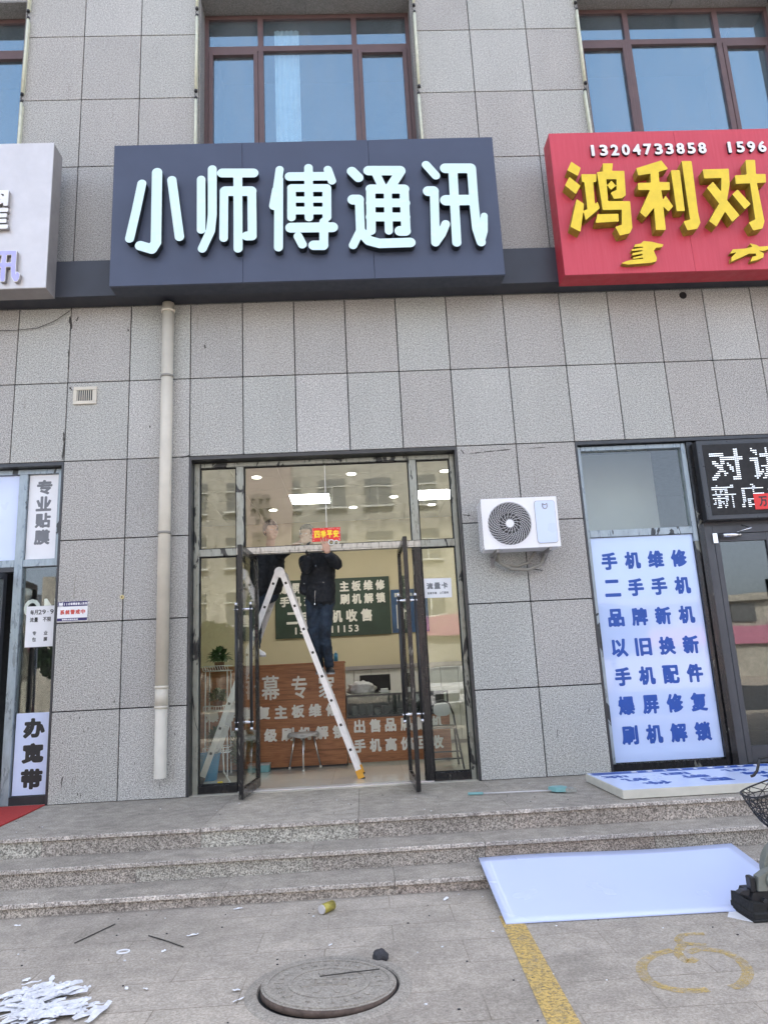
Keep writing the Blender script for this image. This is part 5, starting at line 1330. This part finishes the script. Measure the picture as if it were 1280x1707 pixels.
def stick(p0, p1, w_, label):
    m = MB(); p0, p1 = Vector(p0), Vector(p1); mid_ = (p0+p1)/2+Vector((.003, .004, 0)); m.bar(p0, mid_, w_, .004); m.bar(mid_, p1, w_, .004)
    tag(build(m, 'dark_strip', 'wire'), label, 'strip', 'dark strips dropped on the paving')
stick((1.56, -3.735, GZ+.038), (1.86, -3.66, GZ+.026), .006, 'dark strip lying across the manhole cover')
stick((.026, -2.902, GZ+.005), (.163, -2.585, GZ+.005), .007, 'dark strip on the paving slanting up towards the steps, left of the other strip')
stick((.456, -2.852, GZ+.005), (.724, -3.088, GZ+.005), .006, 'dark strip on the paving slanting down towards the manhole')
# markings
def decal(name, poly_pts, mat, label, z=GZ+.004):
    m = MB()
    for P_ in poly_pts: m.quad(*[(x, y, z) for x, y in P_])
    return m
mb = decal('', [[(2.615, -2.9), (2.748, -2.9), (2.692, -4.9), (2.548, -4.9)]], None, None)
struct(build(mb, 'parking_line', 'roadpaint'))
mb = MB(); 
def arc_strip(c, r, w_, a0, a1, n=30, ex=1.):
    for i in range(n):
        t0, t1 = a0+(a1-a0)*i/n, a0+(a1-a0)*(i+1)/n
        q = lambda t_, rr: (c[0]+rr*math.cos(t_)*ex, c[1]+rr*math.sin(t_), GZ+.003)
        mb.quad(q(t0, r-w_/2), q(t0, r+w_/2), q(t1, r+w_/2), q(t1, r-w_/2))
def brush(pts, w_):
    pts = [Vector((x, y, GZ+.003)) for x, y in pts]; sm = []
    for i in range(len(pts)-1):
        p0, p1, p2, p3 = pts[max(i-1, 0)], pts[i], pts[i+1], pts[min(i+2, len(pts)-1)]
        for k in range(6):
            u = k/6; sm.append(.5*((2*p1)+(p2-p0)*u+(2*p0-5*p1+4*p2-p3)*u*u+(3*p1-p0-3*p2+p3)*u**3))
    sm.append(pts[-1]); L = []
    for i, p in enumerate(sm):
        t_ = (sm[min(i+1, len(sm)-1)]-sm[max(i-1, 0)]).normalized(); n_ = Vector((-t_.y, t_.x, 0))*w_/2; L.append((mb.v(p+n_), mb.v(p-n_)))
    for A, B in zip(L, L[1:]): mb.f([A[0], B[0], B[1], A[1]])
brush([(3.413, -3.598), (3.286, -3.651), (3.182, -3.769), (3.146, -3.925), (3.194, -4.031), (3.271, -4.079), (3.377, -4.082)], .055)
brush([(3.475, -3.643), (3.567, -3.613), (3.658, -3.675), (3.68, -3.8), (3.64, -3.937), (3.549, -4.051), (3.487, -4.077)], .055)
brush([(3.505, -3.52), (3.424, -3.646), (3.425, -3.757), (3.483, -3.723)], .05)
brush([(3.676, -3.404), (3.562, -3.396), (3.496, -3.50), (3.613, -3.562)], .045)
struct(build(mb, 'sprayed_symbol', 'spray'))
# red mat
mb = MB(); mb.prism([(-6, -.0), (-1.405, -.0), (-1.36, -.55), (-1.33, -1.15), (-1.5, -1.6), (-6, -1.6)], 'z', .002, .012); 
tag(build(mb, 'door_mat', 'carpet'), 'red mat at the left shop entrance', 'mat')
# mop / squeegee on the platform
t = thing('floor_brush', 'long handled brush with pale teal head lying on the platform', 'brush', (3.1, -.9, 0))
mb = MB(); mb.cyl((2.88, -.86, .018), (3.50, -.93, .02), .006, seg=10); build(mb, 'stick', 'alu', t)
mb = MB(); mb.cyl((2.745, -.845, .018), (2.88, -.86, .018), .013, .011, 12); build(mb, 'grip', 'teal', t)
mb = MB(); mb.prism([(3.47, -.90), (3.52, -.86), (3.60, -.87), (3.63, -.94), (3.60, -1.0), (3.52, -.985)], 'z', .012, .05); build(mb, 'head', 'teal', t)
mb = MB(); mb.prism([(3.60, -.87), (3.68, -.90), (3.69, -1.02), (3.60, -1.0), (3.625, -.94)], 'z', .006, .04); build(mb, 'bristles', 'bristle', t)

# paper scraps
def scrap_mesh(m, c, ang, L, W, lift=.01, seed=0):
    random.seed(seed); n = 6; R = Matrix.Rotation(ang, 3, 'Z'); top, bot = [], []
    for i in range(n+1):
        u = i/n-.5; w0 = W*(1-abs(u)**1.5*1.4)*random.uniform(.6, 1.1)
        z = lift*abs(math.sin(u*5+seed))+.003
        a = R @ Vector((u*L, w0/2, 0)); b = R @ Vector((u*L, -w0/2, 0))
        top.append(m.v(Vector(c)+a+Vector((0, 0, z)))); bot.append(m.v(Vector(c)+b+Vector((0, 0, z*.4+.002))))
    for i in range(n): m.f([top[i], top[i+1], bot[i+1], bot[i]])
mb = MB(); rs = random.Random(21)
for i in range(120):
    if i % 5 < 2: cx_, cy_ = .15+rs.gauss(0, .075), -3.66+rs.gauss(0, .05)
    else: cx_, cy_ = .30+rs.gauss(0, .115), -3.87+rs.gauss(0, .075)
    cx_ = min(max(cx_, 0), .56); cy_ = min(max(cy_, -4.08), -3.52)
    big = rs.random() < .3
    scrap_mesh(mb, (cx_, cy_, GZ+rs.uniform(0, .022)), math.radians(rs.gauss(30, 20)), rs.uniform(.13, .26) if big else rs.uniform(.04, .15), rs.uniform(.035, .075) if big else rs.uniform(.006, .03), rs.uniform(.004, .02), i)
o = tag(build(mb, 'paper_scraps', 'paper_dirty'), 'heap of torn white backing paper at the lower left of the paving', 'paper scraps'); o['kind'] = 'stuff'
lone = [((.734, -2.897), .07, .022, 'long white scrap on the paving right of the slanting dark strips'), ((.625, -3.141), .03, .022, 'small white scrap between the strips and the heap'),
        ((.571, -3.639), .045, .022, 'white scrap just right of the heap, left one of two'), ((.675, -3.662), .04, .018, 'white scrap right of the heap, right one of two'),
        ((1.144, -3.75), .04, .03, 'white scrap left of the manhole cover, farther one'), ((1.178, -3.863), .07, .02, 'white scrap left of the manhole cover, nearer one'),
        ((-.02, -3.44), .04, .05, 'white scrap alone above left of the heap'), ((1.588, -3.216), .016, .03, 'tiny white scrap above the manhole cover'),
        ((-.50, -2.50), .05, .02, 'white scrap by the steps at the far left'), ((.93, -2.43), .06, .02, 'white scrap against the lowest riser'),
        ((2.33, -2.50), .07, .03, 'white scrap on the paving near the white sheet'), ((.12, -3.46), .12, .03, 'long white scrap at the upper edge of the heap')]
for i, ((x, y), L, W, lb) in enumerate(lone):
    m = MB(); scrap_mesh(m, (x, y, GZ+.003), .4+.7*i, L, W, .006, 300+i); tag(build(m, 'paper_scrap', 'paper'), lb, 'paper scrap', 'single torn paper scraps on the paving')
m = MB(); m.tube([(.381+.035*math.cos(a), -3.10+.028*math.sin(a), GZ+.004) for a in [i*math.pi/8 for i in range(16)]], .005, 6, True); tag(build(m, 'paper_ring', 'paper'), 'small oval white ring of paper on the paving', 'paper scrap')
mb = MB(); rs = random.Random(5)
for i in range(80):
    x, y = rs.uniform(-1.5, 4.2), rs.uniform(-4.4, -2.4); s_ = rs.uniform(.002, .006)
    mb.m = rs.choice((0, 1, 1)); mb.obox((x, y, GZ+.003), (s_, s_*.3, 0), (-s_*.3, s_*.7, 0), (0, 0, .002))
for i in range(40):
    x, y = rs.uniform(-1.3, 4.2), rs.uniform(-1.5, -.1); s_ = rs.uniform(.002, .005); mb.m = rs.choice((0, 1)); mb.obox((x, y, .002), (s_, s_*.3, 0), (-s_*.3, s_*.7, 0), (0, 0, .002))
o = tag(build(mb, 'litter_specks', ['paper', 'rock']), 'tiny white and dark specks strewn over paving and platform', 'litter'); o['kind'] = 'stuff'

# chop saw
t = thing('chop_saw', 'grey and black cut off saw standing on the paving at the right edge', 'chop saw', (4.3, -3.15, GZ))
mb = MB(); mb.box(4.03, 4.55, -3.28, -3.0, GZ, GZ+.05, .008); mb.prism([(4.035, GZ+.05), (4.12, GZ+.05), (4.11, GZ+.09), (4.04, GZ+.10)], 'y', -3.27, -3.01); mb.box(4.02, 4.56, -3.29, -2.99, GZ+.002, GZ+.015, .004); build(mb, 'base', 'rubber', t)
mb = MB(); mb.prism([(4.06, GZ+.05), (4.44, GZ+.05), (4.44, GZ+.14), (4.075, GZ+.14), (4.06, GZ+.11)], 'y', -3.22, -3.06); mb.box(4.068, 4.10, -3.22, -3.16, GZ+.14, GZ+.225, .006); build(mb, 'body_housing', 'black', t)
c_ = Vector((4.375, -3.14, GZ+.235)); arcp = [math.radians(-15+i*10) for i in range(22)]
mb = MB(); P_ = [(c_.x+.185*math.cos(a), c_.z+.185*math.sin(a)) for a in arcp]+[(c_.x-.12, c_.z-.09), (c_.x+.1, c_.z-.09)]; mb.prism(P_, 'y', -3.172, -3.108)
mb.tube([(c_.x+.185*math.cos(a), -3.172, c_.z+.185*math.sin(a)) for a in arcp], .006, 6); mb.tube([(c_.x+.13*math.cos(a), -3.172, c_.z+.13*math.sin(a)) for a in arcp], .004, 6)
build(mb, 'blade_guard', 'saw_grey', t)
mb = MB(); mb.cyl((c_.x, -3.145, c_.z), (c_.x, -3.135, c_.z), .165, seg=40); build(mb, 'cutting_disc', 'rock', t)
mb = MB(); mb.prism([(4.10, GZ+.15), (4.115, GZ+.225), (4.16, GZ+.25), (4.25, GZ+.285), (4.42, GZ+.26), (4.42, GZ+.145)], 'y', -3.235, -3.173); mb.cyl((4.21, -3.25, GZ+.20), (4.21, -3.2345, GZ+.20), .052, .058, 24); build(mb, 'gear_cover', 'saw_grey', t)
mb = MB(); mb.cyl((4.21, -3.256, GZ+.20), (4.21, -3.2505, GZ+.20), .042, seg=24); build(mb, 'dark_cap', 'black', t)
for dx, dz in ((-.014, .014), (.014, -.014)):
    mb = MB(); mb.cyl((4.205+dx, -3.268, GZ+.20+dz), (4.205+dx, -3.2565, GZ+.20+dz), .009, seg=8); build(mb, 'bolt', 'silver', t)
mb = MB(); mb.cyl((4.13, -3.245, GZ+.10), (4.13, -3.22, GZ+.10), .013, seg=8); mb.cyl((4.10, -3.235, GZ+.075), (4.10, -3.22, GZ+.075), .008, seg=8); build(mb, 'bolt', 'dark_metal', t)
mb = MB(); mb.prism([(4.00, GZ+.135), (4.06, GZ+.115), (4.07, GZ+.15), (4.03, GZ+.15)], 'y', -3.2, -3.15); build(mb, 'lever', 'dark_metal', t)
mb = MB(); mb.tube([(4.4, -3.1, GZ+.3), (4.5, -3.1, GZ+.42), (4.6, -3.1, GZ+.45)], .02); build(mb, 'handle', 'black', t)
mb = MB(); mb.prism([(3.93, -3.16), (3.99, -3.06), (4.2, -3.05), (4.2, -3.3), (4.02, -3.27)], 'z', GZ+.001, GZ+.0035); tag(build(mb, 'paper_sheet', 'paper'), 'white paper sheet sticking out under the cut off saw', 'paper')

# bicycle with wire basket, mostly beyond the right edge
t = thing('bicycle', 'bicycle with black wire front basket at the right edge', 'bicycle', (4.9, -3.0, GZ))
BY = -3.0
def ringpts(x0, x1, hw, z, n=28, tilt=0):
    P_ = []
    for i in range(n):
        a = 2*math.pi*i/n; c, s_ = math.cos(a), math.sin(a); sg = lambda v: math.copysign(abs(v)**.6, v)
        x = (x0+x1)/2+(x1-x0)/2*sg(c); P_.append(Vector((x, BY+hw*sg(s_), z+tilt*(x-x0))))
    return P_
mb = MB(); levels = []
for k in range(7):
    u = k/6; levels.append(ringpts(4.36-.135*u**.7, 4.56+.03*u, .09+.05*u, .055+.20*u, tilt=.28*u))
for k, Lv in enumerate(levels): mb.tube(Lv, .0055 if k in (0, 6) else .003, 6, True)
for i in range(0, 28): mb.tube([Lv[(i+int(k*.5)) % 28] for k, Lv in enumerate(levels)], .0028, 5)
for i in range(0, 28, 2): mb.tube([Lv[(i-int(k*.7)) % 28] for k, Lv in enumerate(levels)], .0025, 5)
for i in range(1, 14, 2): mb.tube([levels[0][i], levels[0][-i]], .0028, 5)
build(mb, 'basket', 'black', t)
mb = MB(); mb.tube([(4.78, BY-.26, .46), (4.72, BY-.22, .47), (4.66, BY-.05, .46), (4.66, BY+.05, .46), (4.72, BY+.22, .47), (4.8, BY+.26, .46)], .012); mb.tube([(4.66, BY, .46), (4.70, BY, .25)], .014); build(mb, 'handlebar', 'silver', t)
mb = MB(); mb.tube([(4.40, BY+.1, .46), (4.39, BY+.1, .42), (4.375, BY+.1, .385), (4.35, BY+.1, .36), (4.33, BY+.1, .355)], .009); mb.tube([(4.40, BY+.1, .46), (4.55, BY+.12, .48), (4.72, BY+.22, .47)], .008); build(mb, 'brake_lever', 'black', t)
for wx in (4.92, 5.82):
    mb = MB(); mb.tube([(wx+.26*math.cos(a), BY, GZ+.28+.26*math.sin(a)) for a in [i*math.pi/24 for i in range(48)]], .02, 8, True); wh = build(mb, 'wheel', 'rubber', t)
    mb = MB(); mb.tube([(wx+.235*math.cos(a), BY, GZ+.28+.235*math.sin(a)) for a in [i*math.pi/24 for i in range(48)]], .007, 6, True)
    for i in range(18): a = i*math.pi/9; mb.cyl((wx, BY+.02*(-1)**i, GZ+.28), (wx+.235*math.cos(a), BY, GZ+.28+.235*math.sin(a)), .0014, seg=5)
    mb.cyl((wx, BY-.04, GZ+.28), (wx, BY+.04, GZ+.28), .02); build(mb, 'rim', 'silver', wh)
mb = MB(); mb.tube([(4.92, BY, GZ+.28), (4.82, BY, .12), (4.70, BY, .28)], .013); mb.tube([(4.73, BY, .2), (5.35, BY, -.1), (5.5, BY, .35)], .016); mb.tube([(5.35, BY, -.1), (5.82, BY, GZ+.28), (5.45, BY, .2)], .012); build(mb, 'frame', 'dark_metal', t)
mb = MB(); mb.sphere((5.52, BY, .38), .1, 2, (1.3, .8, .4)); build(mb, 'saddle', 'black', t)
mb = MB(); mb.cyl((4.38, BY-.03, .10), (4.38, BY+.03, .10), .03, seg=16); mb.cyl((4.36, BY, .08), (4.41, BY-.01, .01), .012); build(mb, 'front_lamp', 'black', t)

# ================================================================== ACROSS THE STREET (seen mirrored in the glass)
t = thing('opposite_building', 'beige tiled block across the street mirrored in the transom glass', 'building', (2, -34, GZ))
mb = MB(); mb.box(-13, 13, -44, -34, GZ, 17.5)
for i in range(1, 27): mb.box(-13+i-.01, -13+i+.01, -34.002, -33.999, GZ, 17.5) if False else None
build(mb, 'wall', 'opp', t)
mb = MB()
for fl in range(5):
    for i in range(9):
        x = -11.4+i*2.75; z = 1.0+fl*3.3
        if fl: mb.box(x, x+1.6, -33.995, -33.9, z, z+1.8)
build(mb, 'window', 'opp_dark', t)
mb = MB()
for fl in range(1, 5):
    for i in range(9):
        x = -11.4+i*2.75; z = 1.0+fl*3.3; mb.box(x-.06, x+1.66, -33.89, -33.8, z+1.2, z+1.26); mb.box(x+.77, x+.83, -33.889, -33.801, z, z+1.19); mb.box(x-.1, x+1.7, -33.9, -33.7, z-.12, z-.02)
build(mb, 'window_frame', 'cabinet', t)
mb = MB(); mb.box(-4.7, -2.0, -33.85, -33.5, 5.0, 16.5); build(mb, 'sign_column', 'pinkwall', t)
for ch, z_ in (('开', 11.0), ('眼', 8.8)):
    m = MB(); glyph_mesh(m, ch, (-4.4, -3.2, z_-.75, z_+.75), lambda x, z, q: (-7.6-x, -33.5+q, z), .06, .28, .05, side=0); build(m, 'letter', 'pinkwall_dark', t)
mb = MB()
for i in range(6): mb.box(-12.6+i*4.2, -12.6+i*4.2+3.9, -33.9, -33.6, 3.1, 4.2)
build(mb, 'shop_fascia', 'magenta', t)
t = thing('low_opposite_building', 'lower pale building across the street mirrored in the right window', 'building', (25, -40, GZ))
mb = MB(); mb.box(15, 60, -52, -42, GZ, 5.0); mb.box(14.8, 60.2, -42, -41.6, 4.8, 5.3); build(mb, 'wall', 'opp', t)
mb = MB()
for i in range(15): mb.box(16+i*2.9, 17.7+i*2.9, -41.995, -41.9, 3.4, 4.6)
build(mb, 'window', 'opp_dark', t)
mb = MB(); mb.box(16, 44, -42.3, -41.7, 1.9, 3.1); build(mb, 'shop_fascia', 'magenta', t)
t = thing('brick_house', 'low house across the street mirrored in the left window', 'building', (-22, -38, GZ))
mb = MB(); mb.box(-40, -15, -48, -38, GZ, 5.2); build(mb, 'wall', 'opp', t)
mb = MB(); mb.prism([(-48.5, 5.2), (-37.5, 5.2), (-43, 7.6)], 'x', -40.3, -14.7); build(mb, 'roof', 'opp_dark', t)
mb = MB(); mb.box(-19.5, -18.6, -42, -41, 6, 8.6); build(mb, 'chimney', 'opp', t)
def tree(x, y, h, seed, label):
    rs = random.Random(seed); t_ = thing('street_tree', label, 'tree', (x, y, GZ), 'trees along the far pavement')
    m = MB(); m.tube([(x, y, GZ), (x+.05, y, GZ+h*.3), (x-.05, y+.05, GZ+h*.55), (x, y, GZ+h*.8)], [.16, .12, .09, .04], 8)
    for k in range(6):
        a = k*1.05; m.tube([(x, y, GZ+h*.35+k*.15), (x+math.cos(a)*.7, y+math.sin(a)*.7, GZ+h*.6+k*.12), (x+math.cos(a)*1.3, y+math.sin(a)*1.3, GZ+h*.8)], [.06, .04, .015], 6)
    build(m, 'trunk', 'bark', t_)
    m = MB()
    for i in range(1900):
        while 1:
            p = Vector((rs.uniform(-1, 1), rs.uniform(-1, 1), rs.uniform(-1, 1)))
            if p.length < 1 and noise.noise(p*2.2+Vector((seed, 0, 0))) > -.15: break
        c_ = Vector((x+p.x*2.0, y+p.y*2.0, GZ+h*.68+p.z*h*.32)); a = Vector((rs.gauss(0, 1), rs.gauss(0, 1), rs.gauss(0, 1))).normalized(); b = a.orthogonal().normalized()*.14
        m.quad(c_-a*.17, c_+b, c_+a*.17, c_-b)
    build(m, 'crown', 'tree', t_)
for i_, x_ in enumerate((-17, -13, -9.5, -6, -2.5, 11, 15)): tree(x_, -30.5, 4.6+.3*(i_ % 3), i_+1, 'bushy street tree across the road, %s from the left' % ('first', 'second', 'third', 'fourth', 'fifth', 'sixth', 'seventh')[i_])
# parked cars across the street (only their mirror image shows)
def car(x, y, col, label):
    m_, nt_, b_ = newmat('car paint'); b_.inputs['Base Color'].default_value = (*col, 1); b_.inputs['Roughness'].default_value = .25; b_.inputs['Coat Weight'].default_value = 1
    t_ = thing('parked_car', label, 'car', (x, y, GZ), 'cars parked across the street')
    g = GZ
    m = MB(); prof = [(-2.2, g+.35), (-2.25, g+.7), (-2.1, g+.95), (-1.2, g+1.05), (-.6, g+1.55), (1.1, g+1.6), (1.9, g+1.1), (2.2, g+1.0), (2.25, g+.4)]
    P0 = [(y+a, z) for a, z in prof]; m.prism(P0, 'x', x-.9, x+.9); build(m, 'body', m_, t_)
    m = MB(); m.prism([(y-1.16, g+1.07), (y-.60, g+1.5), (y+1.1, g+1.54), (y+1.75, g+1.12)], 'x', x-.91, x+.91)
    m.quad((x-.72, y+1.88, g+1.14), (x+.72, y+1.88, g+1.14), (x+.62, y+1.18, g+1.58), (x-.62, y+1.18, g+1.58)); build(m, 'windows', 'opp_dark', t_)
    for dx in (-.85, .85):
        for dy in (-1.4, 1.4): m = MB(); m.cyl((x+dx-.1, y+dy, g+.33), (x+dx+.1, y+dy, g+.33), .33, seg=24); build(m, 'wheel', 'rubber', t_)
    m = MB(); m.box(x-.8, x-.45, y+2.2, y+2.28, g+.75, g+.9); m.box(x+.45, x+.8, y+2.2, y+2.28, g+.75, g+.9); build(m, 'headlight', 'silver', t_)
    m = MB(); m.box(x-.4, x+.4, y+2.24, y+2.3, g+.5, g+.75); build(m, 'grille', 'black', t_)
car(4.6, -19, (.6, .6, .62), 'pale car parked across the street, mirrored in the right side glass')
car(7.4, -19, (.05, .05, .06), 'dark car parked across the street beside the pale one')
car(-6.5, -19, (.35, .36, .38), 'grey car parked across the street on the left')
